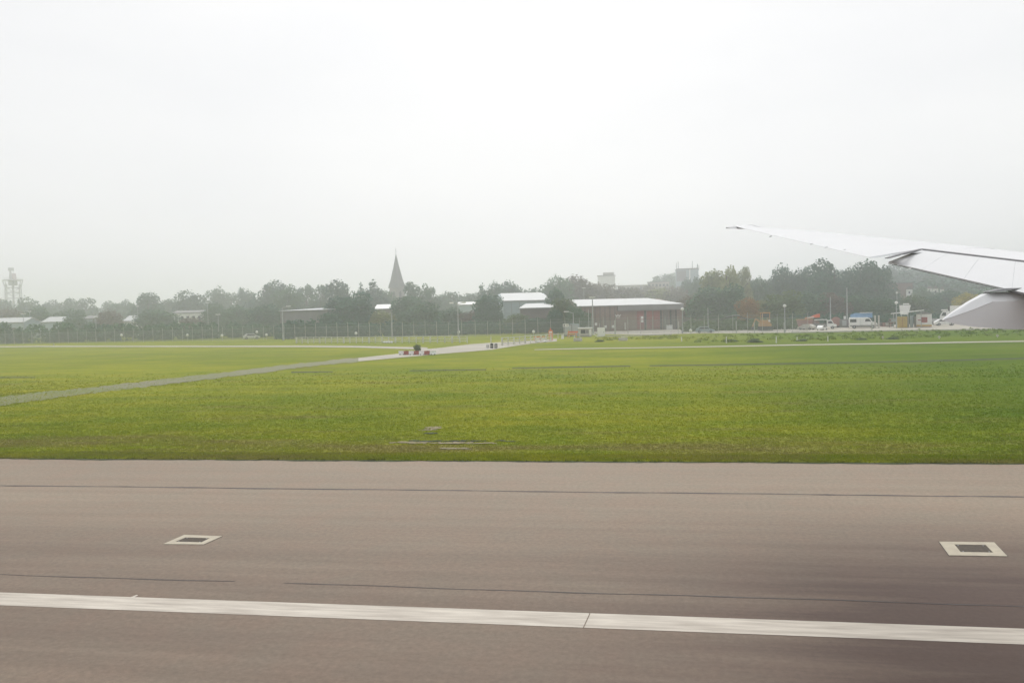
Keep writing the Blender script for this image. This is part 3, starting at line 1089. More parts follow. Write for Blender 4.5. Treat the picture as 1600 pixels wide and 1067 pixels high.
mb.build('barbed_wire', M['fence'], fence, world=True)['kind'] = 'stuff'


def fence_dist(px):
    for (a, da), (b, db) in zip(FP[:-1], FP[1:]):
        if a <= px <= b:
            return da + (db - da) * (px - a) / (b - a)
    return 160


nm = ['leftmost small white marker lamp below the fence', 'small white marker lamp second from the left', 'third small white marker lamp, left of the parked car',
      'white marker lamp just above the parked white car', 'white marker lamp right of the parked white car', 'white marker lamp left of the lamp post below the spire',
      'marker lamp at the foot of the twin lamp post', 'round white marker lamp left of the orange cone barrier', 'bright round marker lamp right of the brick warehouse']
for (px, py), lab in zip(((189, 523.5), (292, 523.5), (346, 524), (400.5, 518.5), (415.5, 523), (555.5, 520.5), (716, 518.5), (833, 518), (1078.5, 516.5)), nm):
    D = fence_dist(px) - 3
    p = spot(px, D)
    z = zat(px, py, D)
    r = thing('marker_lamp', lab, 'marker lamp', (p[0], p[1], 0), facing(px), 'white marker lamps along the fence')
    MB().rod((0, 0, 0), (0, 0, z - 0.2), 0.04, n=6).build('pole', M['galv'], r)
    MB().loft([[(math.cos(a) * q, math.sin(a) * q, z + zz) for a in [i * math.pi / 5 for i in range(10)]] for q, zz in ((0.05, -0.34), (0.27, -0.24), (0.33, 0.0), (0.25, 0.22), (0.05, 0.32))]).build('lamp_globe', M['white'], r)

# ------------------------------------------------------------------ lamp posts
def lamp(px, D, ytop, lab, style='arm', side=1, w=0.09, group='street lamps behind the fence'):
    p = spot(px, D)
    gz = terr(*p)
    h = zat(px, ytop, D) - gz
    r = thing('street_lamp', lab, 'street lamp', (p[0], p[1], gz), facing(px), group)
    MB().rod((0, 0, 0), (0, 0, 1.3), w * 1.6, w * 1.5, n=8).build('base', M['galv'], r)
    MB().rod((0, 0, 1.3), (0, 0, h), w * 1.15, w * 0.75, n=8).build('pole', M['galv'], r)
    if style == 'arm':
        MB().rod((0, 0, h - 0.05), (side * 1.0, 0, h + 0.25), w * 0.6, n=6).build('arm', M['galv'], r)
        MB().loft([[(side * (1.0 + x), y * k, h + 0.25 + zz) for y, zz in ((-0.16, 0), (0.16, 0), (0.12, 0.16), (-0.12, 0.16))] for x, k in ((-0.1, 0.6), (0.2, 1.2), (1.0, 1.0))]).build('lamp_head', M['white'], r)
    elif style == 'twin':
        for s in (-1, 1):
            MB().rod((0, 0, h - 0.1), (s * 1.1, 0, h + 0.15), w * 0.6, n=6).build('arm', M['galv'], r)
            MB().box((s * 1.35, 0, h + 0.2), (0.9, 0.36, 0.34)).build('lamp_head', M['white'], r)
    elif style == 'ball':
        MB().loft([[(math.cos(a) * q, math.sin(a) * q, h + zz) for a in [i * math.pi / 5 for i in range(10)]] for q, zz in ((0.10, -0.10), (0.30, 0.04), (0.34, 0.24), (0.22, 0.42), (0.05, 0.5))]).build('lamp_head', M['white'], r)
    elif style == 'top':
        MB().box((0, 0, h + 0.12), (1.3, 0.35, 0.22)).build('lamp_head', M['white'], r)
    return r


lamp(37, 240, 491, 'thin lamp post at the right end of the leftmost shed', 'top')
lamp(150, 240, 496, 'thin faint lamp post between the small sheds at left', 'top')
lamp(206, 240, 503, 'short pale post in front of the white gabled shed', 'top')
lamp(341, 240, 492, 'hazy lamp post among the left trees', 'top')
lamp(441.5, 198, 481, 'tall lamp post with one arm by the grey shed', 'arm', 1, w=0.13)
lamp(612, 194, 489, 'plain post directly below the church spire', 'none', w=0.11)
lamp(715.5, 184, 474.5, 'twin-headed lamp post left of the gate', 'twin', w=0.12)
lamp(895.5, 180, 489, 'short lamp post above the white sign by the guard hut', 'arm', -1)
lamp(926, 178, 465.5, 'tall lamp post in front of the left end of the brick warehouse', 'top', w=0.12)
lamp(919.5, 182, 484, 'thin white post left of the tall lamp by the warehouse', 'none', w=0.08)
lamp(1066, 172, 484.5, 'lamp post at the right end of the brick warehouse', 'ball')
lamp(1106, 172, 481, 'bare thin post right of the brick warehouse', 'none')
lamp(1226, 164, 479.5, 'round-headed lamp post above the fence right of centre', 'ball')
lamp(1297.5, 196, 464, 'tall bare mast behind the white pickup', 'none', w=0.12)
lamp(1323.5, 200, 450, 'tallest bare mast left of the white van', 'none', w=0.13)
lamp(1400.5, 172, 474.5, 'round-headed lamp post beside the yellow container', 'ball')
lamp(1401.5, 260, 458.5, 'white round lamp head rising above the one by the yellow container', 'ball')
lamp(913, 300, 450.5, 'small bright lamp head over the brown trees above the warehouse', 'top')
lamp(1196, 330, 456.5, 'small bright lamp head in front of the dark trees at right', 'top')
lamp(47, 330, 487, 'tiny bright lamp head over the left trees near the tower', 'top')
lamp(216, 330, 479, 'tiny bright lamp head in the left trees over the gabled shed', 'top')
lamp(325, 330, 473.5, 'tiny bright lamp head in the trees right of the white building', 'top')

# taller pale fence posts standing out at the right
for k, (px, yt, D) in enumerate(((1225, 504, 158), (1178, 504, 161), (1150, 502, 163), (1362, 505, 160), (960, 501, 177))):
    p = spot(px, D)
    h = zat(px, yt, D)
    o = MB().box((0, 0, h / 2), (0.16, 0.16, h)).box((0, 0, h + 0.02), (0.22, 0.22, 0.06)).build('pale_post', M['fencepost'])
    o.location = (p[0], p[1], 0)
    setp(o, ['tall pale post at the right end of the fence', 'pale post left of the round-headed lamp', 'pale post in the fence right of the olive trees',
             'pale post standing at the yard kerb before the white van', 'pale post in front of the left half of the brick warehouse'][k], 'post')

# ------------------------------------------------------------------ rail barriers
def rail_barrier(lab, px0, D0, px1, D1, n, h=1.25, rails=(0.35, 0.75, 1.2)):
    a, b = Vector(spot(px0, D0)), Vector(spot(px1, D1))
    r = thing('rail_barrier', lab, 'barrier', ((a.x + b.x) / 2, (a.y + b.y) / 2, 0))
    d = (b - a).normalized()
    rz = math.atan2(d.y, d.x)
    for k in range(n + 1):
        q = a.lerp(b, k / n)
        MB().box((q.x, q.y, h / 2), (0.16 if k % 4 else 0.34, 0.14, h), rz).build('post', M['railpale'], r, world=True)
    for z in rails:
        for k in range(n):
            q = a.lerp(b, (k + 0.5) / n)
            MB().box((q.x, q.y - 0.12, z + random.uniform(-0.02, 0.02)), ((b - a).length / n * 0.985, 0.06, 0.13), rz).build('rail', M['railpale'], r, world=True)
    return r


rail_barrier('long pale post-and-rail barrier left of the gate', 462, 172, 729, 148, 26)
rail_barrier('short pale post-and-rail barrier right of the gate', 783.5, 131, 860, 146, 9, 1.3)
rail_barrier('low pale rail running from the orange cones to the guard hut', 862, 156, 905, 166, 5, 1.0, (0.9,))
p = spot(766, 138)
MB_ = MB().box((0, 0, 0.62), (0.14, 0.14, 1.25)).box((0, 0, 1.27), (0.2, 0.2, 0.06))
o = MB_.build('gate_post', M['railpale']); o.location = (p[0], p[1], 0)
setp(o, 'single pale post between the two rail barriers', 'post')

# ------------------------------------------------------------------ red and white barrier blocks
def water_barrier(px, py, w, m, lab, h=0.52, grp='red and white barrier blocks across the road'):
    p = G(px, py)
    r = thing('barrier_block', lab, 'barrier', (p.x, p.y, 0.03), facing(px), grp)
    MB().prism([(-0.24, 0.0), (0.24, 0.0), (0.20, 0.18), (0.09, 0.26), (0.08, h), (-0.08, h), (-0.09, 0.26), (-0.20, 0.18)], -w / 2, w / 2, 'x').build('shell', m, r)
    for s in (-1, 1):
        MB().box((s * w * 0.28, -0.245, 0.06), (w * 0.2, 0.02, 0.1)).build('fork_slot', M['dark'], r)
    MB().rod((0, 0, h), (0, 0, h + 0.04), 0.05, n=8).build('filler_cap', m, r)


barr = [(627.8, 'white'), (635.8, 'reddoor'), (643.6, 'white'), (651.6, 'reddoor'), (659.6, 'white'), (667.8, 'reddoor'), (676.5, 'white')]
words = ['first from the left, white', 'second from the left, red', 'third from the left, white', 'middle one, red', 'white one right of the middle', 'sixth from the left, red', 'white one at the right end']
mr = mat('faded_red_plastic', (0.34, 0.09, 0.07), 0.7, (0.24, 0.06, 0.05), 3)
for (px, m), wd in zip(barr, words):
    water_barrier(px, 554.6, 0.80, M['white'] if m == 'white' else mr, 'barrier block in the row on the road, ' + wd, 0.50)
for k, (px, wd) in enumerate(((600.5, 'left'), (604.3, 'second from left'), (608.3, 'third from left'), (612.2, 'right'))):
    water_barrier(px, 536.2, 0.42, M['white'], 'small white block in the grass by the long rail barrier, ' + wd, 0.42, 'small white blocks by the long rail barrier')


# ------------------------------------------------------------------ small items round the gate
def simple(name, lab, cat, px, py, parts, grp=None, z=0.02, D=None):
    p = G(px, py) if D is None else Vector((*spot(px, D), 0))
    r = thing(name, lab, cat, (p.x, p.y, z), facing(px), grp)
    for nm_, mb, m in parts:
        mb.build(nm_, m, r)
    return r


for k, (px, lab, m) in enumerate(((762, 'white rock at the road edge by the single post', 'white'), (768.5, 'dark rubber drum right of the white rock', 'dark'), (775, 'grey drum at the foot of the right rail barrier', 'greywall'))):
    simple('road_drum', lab, 'drum', px, 544.3, [('drum', MB().loft([[(math.cos(a) * q, math.sin(a) * q, z) for a in [i * math.pi / 6 for i in range(12)]] for q, z in ((0.20, 0), (0.25, 0.2), (0.23, 0.6), (0.16, 0.72 if k else 0.5))]), M[m]),
                                                    ('band', MB().rod((0, 0, 0.28), (0, 0, 0.36), 0.265, n=12), M['concrete'])])
simple('gate_bush', 'small dark green bush on the road verge by the barrier blocks', 'bush', 650.5, 546,
       [('stem', MB().rod((0, 0, 0), (0, 0, 0.5), 0.05, n=5), M['bark'])])

# orange cone towers
def cone_barrier(lab, px, D, h, w):
    return simple('orange_barrier', lab, 'barrier', px, 0,
                  [('panel', MB().box((0, 0, h * 0.62), (w, 0.12, h * 0.62)), M['orange']),
                   ('leg', MB().box((-w * 0.36, 0, h * 0.16), (0.12, 0.3, h * 0.32)), M['orange']),
                   ('leg', MB().box((w * 0.36, 0, h * 0.16), (0.12, 0.3, h * 0.32)), M['orange']),
                   ('reflector', MB().box((0, -0.075, h * 0.75), (w * 0.7, 0.02, h * 0.12)), M['white']),
                   ('top_lamp', MB().rod((0, 0, h * 0.93), (0, 0, h * 1.12), 0.11, 0.08, n=8), M['orangered'])], 'orange barriers at the gate', D=D)


cone_barrier('tall orange barrier post right of the short rail barrier', 859.5, 148, 2.0, 0.75)
for k, (px, lab) in enumerate(((839, 'low orange plank barrier, left of the tall orange one'), (848, 'low orange plank barrier touching the tall orange one'))):
    simple('plank_barrier', lab, 'barrier', px, 533.5,
           [('board', MB().box((0, 0, 0.78), (1.05, 0.05, 0.18)), M['orange']), ('board', MB().box((0, 0, 0.42), (1.05, 0.05, 0.16)), M['white']),
            ('foot', MB().box((-0.45, 0, 0.42), (0.08, 0.3, 0.84)), M['orange']), ('foot', MB().box((0.45, 0, 0.42), (0.08, 0.3, 0.84)), M['concrete'])], 'low orange plank barriers')
for k, (px, py, lab, w) in enumerate(((841, 535, 'pale sandbag below the left plank barrier', 0.8), (852, 534.8, 'pale sandbag at the foot of the tall orange barrier', 0.6))):
    simple('sandbag', lab, 'sandbag', px, py, [('sack', MB().loft([[(x, math.cos(a) * 0.2 * q, 0.14 + math.sin(a) * 0.13 * q) for a in [i * math.pi / 4 for i in range(8)]] for x, q in ((-w / 2, 0.3), (-w * 0.3, 1), (w * 0.3, 1), (w / 2, 0.3))]), M['white']),
                                               ('tie', MB().rod((w / 2, 0, 0.14), (w / 2 + 0.1, 0, 0.16), 0.04, n=5), M['concrete'])])
simple('roadwork_trestle', 'orange and red roadwork trestle left of the guard hut', 'barrier', 893, 0,
       [('board', MB().box((0.2, 0, 1.15), (1.9, 0.06, 0.32)), M['orangered']), ('board', MB().box((-0.1, -0.03, 0.72), (1.5, 0.06, 0.34)), M['amber']),
        ('leg', MB().rod((-0.9, -0.3, 0), (-0.7, 0, 1.3), 0.05, n=5), M['orange']), ('leg', MB().rod((-0.5, 0.3, 0), (-0.7, 0, 1.3), 0.05, n=5), M['orange']),
        ('leg', MB().rod((0.8, -0.3, 0), (0.95, 0, 1.3), 0.05, n=5), M['orange']), ('warning_lamp', MB().rod((-0.7, 0, 1.3), (-0.7, 0, 1.55), 0.1, n=8), M['yellow'])], D=160)
simple('white_drum', 'small white marker drum left of the roadwork trestle', 'drum', 878, 0,
       [('drum', MB().rod((0, 0, 0.0), (0, 0, 0.75), 0.26, 0.2, n=10), M['white']), ('cap', MB().rod((0, 0, 0.75), (0, 0, 0.85), 0.12, n=8), M['concrete'])], D=156)
simple('notice_sign', 'white two-panel notice board standing left of the guard hut', 'sign', 883.5, 0,
       [('board', MB().box((0, 0, 2.35), (1.15, 0.05, 0.58)), M['white']), ('print_panel', MB().box((-0.27, -0.03, 2.35), (0.36, 0.012, 0.34)), M['greywall']),
        ('print_panel', MB().box((0.27, -0.03, 2.35), (0.36, 0.012, 0.34)), M['concrete']),
        ('post', MB().rod((-0.4, 0.04, 0), (-0.4, 0.04, 2.5), 0.04, n=6), M['galv']), ('post', MB().rod((0.4, 0.04, 0), (0.4, 0.04, 2.5), 0.04, n=6), M['galv'])], D=168)

# guard hut
D = 166
hut = thing('guard_hut', 'small grey guard hut with one dark window by the gate', 'hut', (*spot(914, D), 0), facing(914) + 0.05)
W = 20 * D / FPX
H = zat(914, 512.6, D)
MB().box((0, 1.3, H / 2 - 0.05), (W, 2.6, H - 0.1)).build('wall', M['greywall' if False else 'concrete'], hut)
MB().box((0, 1.3, H), (W + 0.3, 2.9, 0.14)).build('roof', M['white'], hut)
MB().box((-W * 0.18, -0.03, H * 0.60), (W * 0.36, 0.06, H * 0.42)).build('window', M['glass'], hut)
MB().box((W * 0.14, -0.03, H * 0.60), (W * 0.22, 0.06, H * 0.42)).build('shutter', M['greywall'], hut)
MB().box((W * 0.38, -0.03, H * 0.44), (W * 0.16, 0.06, H * 0.80)).build('door', M['white'], hut)
MB().box((0, -0.035, H * 0.12), (W * 0.98, 0.05, 0.12)).build('skirting', M['greywall'], hut)
for px, m, h, w, lab in ((887, 'greywall', 507, 1.7, 'grey cabinet behind the notice board, left one'), (897, 'bluegrey', 506, 1.9, 'blue-grey cabinet behind the trestle'),):
    D = 172
    H2 = zat(px, h, D)
    simple('equipment_cabinet', lab, 'cabinet', px, 0, [('case', MB().box((0, 0.5, H2 / 2), (w, 1.0, H2)), M[m]), ('door', MB().box((0, -0.02, H2 * 0.5), (w * 0.8, 0.04, H2 * 0.85)), M['galv'])], D=D)
D = 164
H2 = zat(938.5, 512, D)
simple('white_cabinet', 'plain upright white cabinet right of the guard hut', 'cabinet', 938.6, 0,
       [('case', MB().box((0, 0.5, H2 / 2), (1.5, 1.0, H2)), M['white']), ('door', MB().box((0.0, -0.02, H2 * 0.5), (1.34, 0.03, H2 * 0.9)), M['white']), ('handle', MB().box((0.5, -0.05, H2 * 0.5), (0.06, 0.03, 0.3)), M['dark'])], D=D)
simple('white_debris', 'small leaning white board left of the white cabinet', 'board', 929, 0, [('board', MB().prism([(-0.5, 0.6), (-0.4, 0.7), (0.6, 0.1), (0.55, 0.0)], -0.05, 0.05), M['white'])], D=163)
for px, py, w, lab in ((903, 533.2, 1.5, 'grey concrete block in front of the guard hut'), (973.5, 532.5, 1.5, 'grey concrete manhole block in the grass below the warehouse')):
    simple('concrete_block', lab, 'concrete block', px, py, [('block', MB().box((0, 0.4, 0.26), (w, 0.8, 0.52)), M['concrete']), ('lid', MB().box((0, 0.4, 0.55), (w * 0.4, 0.4, 0.08)), M['white'] if px > 950 else M['greywall'])])

# white stakes in the grass on the right
for px, py, yt, lab in ((1065, 534, 526.5, 'white stake in the grass below the lamp at the warehouse end'), (1135, 536, 526.5, 'tallest white stake, below the olive trees'),
                        (1213, 536, 526, 'white stake in the grass left of the tall pale fence post'), (1293.5, 534, 525.8, 'white stake in the grass below the white pickup'),
                        (1245.5, 532, 527, 'faint short stake between two white stakes')):
    p = G(px, py)
    D = p.dot(HFWD)
    h = zat(px, yt, D)
    simple('white_stake', lab, 'stake', px, py, [('stake', MB().box((0, 0, h / 2), (0.14, 0.10, h)), M['white']), ('cap', MB().box((0, 0, h + 0.02), (0.18, 0.14, 0.05)), M['concrete'])])
for px, py, lab in ((1467.5, 528, 'small white marker disc in the grass under the pointed wing fairing'), (1558.5, 526, 'small pale marker disc in the grass at the far right'),
                    (1379.5, 528.5, 'faint marker disc in the grass below the white van'), (84, 538, 'faint pale marker in the grass at far left')):
    simple('grass_marker', lab, 'marker', px, py + 2, [('disc', MB().rod((0, -0.03, 0.30), (0, 0.03, 0.30), 0.17, n=12), M['concrete']), ('stem', MB().rod((0, 0, 0), (0, 0, 0.15), 0.04, n=5), M['galv'])])


# ------------------------------------------------------------------ vehicles and the yard
def wheel(r, x, y, rad=0.34, w=0.22):
    t = MB().rod((x, y - w / 2, rad), (x, y + w / 2, rad), rad, n=14).build('wheel', M['rubber'], r)
    MB().rod((x, y - w / 2 - 0.02, rad), (x, y + w / 2 + 0.02, rad), rad * 0.55, n=10).build('rim', M['galv'], t)


def root_at(name, lab, cat, px, D, rz=0.0, grp=None):
    x, y = spot(px, D)
    return thing(name, lab, cat, (x, y, 0.03), facing(px) + rz, grp)


# white van, nose to the right
r = root_at('white_van', 'white van with dark side window parked under the blue tarpaulin', 'van', 1348, 176, 0.06)
body = [(-2.75, 0.42), (2.7, 0.42), (2.78, 0.95), (2.55, 1.22), (1.75, 1.42), (1.25, 2.15), (0.9, 2.30), (-2.6, 2.34), (-2.75, 2.1)]
MB().prism(body, -1.0, 1.0).build('body', M['white'], r, bevel=0.06)
MB().box((-1.95, -1.02, 1.66), (1.25, 0.05, 0.62)).build('side_window', M['glass'], r)
MB().prism([(0.35, 1.45), (1.55, 1.45), (1.12, 2.0), (0.45, 2.0)], -1.03, -0.99).build('side_window', M['glass'], r)
MB().prism([(1.80, 1.44), (1.86, 1.46), (1.36, 2.12), (1.30, 2.10)], -0.88, 0.88).build('windscreen', M['glass'], r)
MB().box((0, -1.02, 0.60), (5.2, 0.05, 0.16)).build('side_trim', M['dark'], r)
MB().box((2.78, 0, 0.5), (0.14, 1.9, 0.26)).build('bumper', M['greywall'], r)
MB().box((2.68, -0.75, 0.98), (0.16, 0.3, 0.2)).build('headlight', M['galv'], r)
MB().box((-2.77, -0.8, 1.1), (0.05, 0.16, 0.5)).build('tail_light', M['red'], r)
MB().box((-0.6, -1.015, 1.3), (0.03, 0.04, 1.5)).build('door_seam', M['greywall'], r)
for x in (-1.75, 1.85):
    for y in (-0.9, 0.9):
        wheel(r, x, y)
# blue tarpaulin covered load behind the van
r = root_at('tarpaulin_load', 'blue and white tarpaulin stretched over a stack behind the van', 'tarpaulin', 1346, 184, 0.0)
zt = zat(1346, 488.5, 184)
zb_ = zat(1346, 495.5, 184)
MB().loft([[(x, y, z + dz) for y, z in ((-0.9, zb_ - 0.1), (0.9, zb_ - 0.1), (0.6, zt), (-0.6, zt + 0.05))] for x, dz in ((-2.3, -0.45), (-1.2, -0.1), (0.2, -0.18), (1.4, 0.02), (2.2, -0.1))]).build('tarpaulin', M['blue'], r)
MB().box((0.9, -0.8, zt - 0.05), (2.6, 0.3, 0.12)).build('white_edge', M['white'], r)
MB().box((0, 0, zb_ / 2), (4.0, 1.5, zb_ - 0.15)).build('stack', M['brownwall'], r)

# white pickup
r = root_at('white_pickup', 'small white tipper pickup parked left of the masts', 'truck', 1290, 178, 0.05)
MB().prism([(0.2, 0.45), (2.1, 0.45), (2.1, 0.95), (1.55, 1.15), (1.2, 1.85), (0.25, 1.9)], -0.85, 0.85).build('cab', M['white'], r, bevel=0.05)
MB().prism([(0.42, 1.2), (1.38, 1.2), (1.08, 1.7), (0.45, 1.7)], -0.88, -0.84).build('side_window', M['glass'], r)
MB().box((-1.2, 0, 0.62), (2.7, 1.7, 0.16)).build('chassis', M['dark'], r)
MB().box((-1.2, -0.86, 0.98), (2.6, 0.06, 0.5)).build('drop_side', M['greywall'], r)
MB().box((-1.2, 0.86, 0.98), (2.6, 0.06, 0.5)).build('drop_side', M['greywall'], r)
MB().box((-2.5, 0, 0.98), (0.06, 1.7, 0.5)).build('tailgate', M['greywall'], r)
MB().box((-1.0, 0, 2.0), (2.6, 1.5, 0.12)).build('ladder_rack', M['white'], r)
MB().rod((-2.2, -0.6, 1.2), (-2.2, -0.6, 2.0), 0.04, n=5).build('rack_leg', M['galv'], r)
MB().rod((0.1, -0.6, 1.2), (0.1, -0.6, 2.0), 0.04, n=5).build('rack_leg', M['galv'], r)
for x in (-1.5, 1.3):
    for y in (-0.75, 0.75):
        wheel(r, x, y, 0.32)
# low white car nose left of it and other white cars
def car(px, D, lab, rz, m='white', grp='parked cars behind the fence', s=1.0):
    r = root_at('parked_car', lab, 'car', px, D, rz, grp)
    r.scale = (s, s, s)
    MB().prism([(-2.1, 0.3), (2.1, 0.3), (2.12, 0.68), (1.3, 0.88), (0.6, 1.38), (-1.1, 1.42), (-1.9, 0.95), (-2.12, 0.8)], -0.85, 0.85).build('body', M[m], r, bevel=0.06)
    MB().prism([(-1.45, 0.95), (1.0, 0.92), (0.55, 1.28), (-1.0, 1.32)], -0.87, -0.84).build('side_window', M['glass'], r)
    MB().prism([(1.22, 0.92), (1.28, 0.94), (0.68, 1.37), (0.63, 1.35)], -0.72, 0.72).build('windscreen', M['glass'], r)
    MB().box((2.08, -0.6, 0.62), (0.1, 0.3, 0.14)).build('headlight', M['galv'], r)
    for x in (-1.3, 1.3):
        for y in (-0.78, 0.78):
            wheel(r, x, y, 0.31, 0.18)
    return r


car(392, 218, 'pale car parked behind the fence at the far left trees', 0.1)
car(1260, 176, 'dusty grey car at the left end of the yard', 2.6, 'concrete', s=0.85)
car(1284, 170, 'tiny white car nose in front of the white pickup', 1.2, 'white', s=0.7)
car(1101, 172, 'pale car low behind the fence under the olive trees', 0.0, 'bluegrey', s=0.9)
car(1476, 182, 'white car beside the pointed wing fairing', 0.2, 'white')
car(1462, 190, 'grey car between the red-signed container and the white car', 1.4, 'greywall')

# yellow excavator behind the fence
r = root_at('yellow_excavator', 'amber digger with its cab standing above the fence', 'digger', 1197, 176, 0.3)
MB().box((0, 0, 0.5), (2.6, 0.45, 0.8)).build('track', M['dark'], r)
MB().box((0, 1.5, 0.5), (2.6, 0.45, 0.8)).build('track', M['dark'], r)
MB().prism([(-1.2, 0.95), (1.1, 0.95), (1.1, 1.5), (-0.3, 1.7), (-1.2, 1.6)], -0.1, 1.7).build('engine_house', M['amber'], r)
cabz = zat(1197, 489, 176)
cb = MB()
for x in (-0.75, 0.75):
    for y in (0.1, 1.4):
        cb.box((x, y, (1.6 + cabz) / 2), (0.13, 0.13, cabz - 1.6))
cb.box((0, 0.75, cabz), (1.75, 1.55, 0.2)).box((0, 0.75, 1.9), (1.65, 1.45, 0.7))
cb.build('cab', M['amber'], r)
MB().box((0, 0.75, cabz - 0.55), (1.35, 1.2, 0.8)).build('cab_glass', M['glass'], r)
MB().box((0.65, 0.02, 2.1), (0.4, 0.1, 0.4)).build('work_lamp', M['white'], r)
MB().rod((-0.9, 0.3, 1.6), (-2.2, 0.2, 2.6), 0.18, n=6).build('boom', M['amber'], r)
MB().rod((-2.2, 0.2, 2.6), (-2.9, 0.1, 0.9), 0.13, n=6).build('dipper_arm', M['amber'], r)
MB().prism([(-3.2, 0.3), (-2.6, 0.3), (-2.5, 0.9), (-2.9, 1.0)], -0.3, 0.6).build('bucket', M['dark'], r)

# orange-red telehandler / loader
r = root_at('orange_loader', 'bright orange-red loader with a raised arm in the yard', 'loader', 1268, 184, 0.1)
MB().prism([(-1.9, 0.9), (1.5, 0.9), (1.5, 1.6), (0.3, 1.9), (-1.2, 2.2), (-1.9, 1.8)], -0.9, 0.9).build('body', M['brick'], r)
MB().box((-0.5, 0, 1.0), (3.6, 1.7, 1.3)).build('side_panel', M['brownwall'], r)
zt = zat(1278, 491.5, 184)
MB().prism([(-0.4, zt - 0.75), (1.0, zt - 0.7), (1.7, zt - 0.65), (1.65, zt + 0.15), (0.9, zt + 0.0), (-0.3, zt - 0.5)], -0.5, 0.5).build('raised_hopper', M['orangered'], r)
MB().rod((-1.4, 0, 2.3), (1.2, 0, zt - 0.5), 0.16, n=6).build('lift_arm', M['orange'], r)
MB().box((-0.3, -0.56, zt - 0.62), (1.5, 0.06, 0.2)).build('white_stripe', M['white'], r)
for x in (-1.6, 1.0):
    for y in (-0.9, 0.9):
        wheel(r, x, y, 0.55, 0.35)
r = root_at('rusty_skip', 'pinkish open skip at the left of the orange loader', 'skip', 1257, 180, 0.0)
MB().prism([(-1.3, 0.3), (1.3, 0.3), (1.7, 2.1), (-1.7, 2.1)], -0.8, 0.8).build('bin', M['pink'], r)
MB().box((0, 0, 2.12), (3.5, 1.75, 0.1)).build('rim', M['amber'], r)
r = root_at('cable_drum', 'round pink-red cable drum right of the white pickup', 'cable drum', 1306, 188, 0.1)
for y in (-0.6, 0.6):
    MB().rod((0, y - 0.06, 1.35), (0, y + 0.06, 1.35), 1.05, n=18).build('flange', M['pink'], r)
MB().rod((0, -0.55, 1.35), (0, 0.55, 1.35), 0.7, n=14).build('cable', M['red'], r)
MB().box((0, 0, 0.18), (1.3, 1.5, 0.34)).build('cradle', M['dark'], r)
r = root_at('grey_bin', 'grey machinery box between the cable drum and the van', 'box', 1319, 186)
MB().box((0, 0.6, 0.9), (2.0, 1.2, 1.8)).build('case', M['greywall'], r)
MB().box((0, -0.02, 1.0), (0.9, 0.04, 1.2)).build('door', M['galv'], r)
MB().box((0.1, 0.5, 2.2), (0.5, 0.5, 0.7)).build('white_tank', M['white'], r)
r = root_at('scrap_pile', 'brown and pinkish heap of scrap between van and yellow container', 'scrap heap', 1381, 180)
for k in range(7):
    MB().box((random.uniform(-1.6, 1.6), random.uniform(0, 1), random.uniform(0.4, 1.3)), (random.uniform(0.6, 1.3), 0.7, random.uniform(0.6, 1.2)), random.uniform(0, 3)).build('scrap_piece', M[['brownwall', 'pink', 'greywall', 'brick', 'concrete'][k % 5]], r)
r = root_at('grey_post_pair', 'pair of grey gate posts right of the white van', 'post', 1370, 174)
for x in (-0.35, 0.35):
    MB().box((x, 0, 1.35), (0.32, 0.3, 2.7)).build('post', M['concrete'], r)
r = root_at('dark_rack', 'dark storage rack left of the yellow container', 'rack', 1396, 178)
for z in (0.5, 1.2, 1.9):
    MB().box((0, 0, z), (1.8, 0.9, 0.08)).build('shelf', M['galv'], r)
for x in (-0.85, 0.85):
    MB().box((x, 0, 1.05), (0.1, 0.9, 2.1)).build('upright', M['dark'], r)
MB().box((0.1, 0, 1.5), (1.1, 0.7, 0.5)).build('crate', M['bluegrey'], r)

# yellow container
D = 174
r = root_at('yellow_container', 'mustard yellow container standing under the canopy', 'container', 1409.5, D)
H = zat(1409.5, 495, D)
W = 14.5 * D / FPX
MB().box((0, 1.2, H / 2), (W, 2.4, H)).build('shell', M['yellow'], r)
for k in range(9):
    MB().box((-W / 2 + W * (k + 0.5) / 9, -0.03, H / 2), (W / 9 * 0.45, 0.06, H * 0.92)).build('corrugation', M['yellow'], r)
MB().box((0.05, -0.07, H * 0.5), (0.12, 0.05, H * 0.9)).build('door_bar', M['amber'], r)
# white container with a red sign
r = root_at('white_container', 'white container carrying a square red sign', 'container', 1443.5, D)
H = zat(1443.5, 491, D)
W = 22 * D / FPX
MB().box((0, 1.3, H / 2 + 0.1), (W, 2.6, H - 0.2)).build('shell', M['white'], r)
MB().prism([(-W / 2 - 0.1, H), (W / 2 + 0.1, H), (0, H + 0.55)], -0.1, 2.7).build('roof', M['greywall'], r)
MB().box((0, -0.03, 0.35), (W * 0.98, 0.05, 0.3)).build('base_band', M['yellow'], r)
MB().box((0, -0.04, 0.16), (W * 0.98, 0.05, 0.12)).build('base_band', M['red'], r)
sg = MB().box((0.05, -0.05, H * 0.56), (1.15, 0.05, 1.05)).build('red_sign', M['red'], r)
mb = MB()
for k in range(4):
    mb.box((0.05, -0.085, H * 0.56 + 0.33 - 0.22 * k), (0.85, 0.012, 0.07))
mb.build('sign_print', M['pink'], sg)
MB().box((-0.85, -0.05, H * 0.54), (0.6, 0.04, 0.16)).build('red_arrow', M['red'], r)
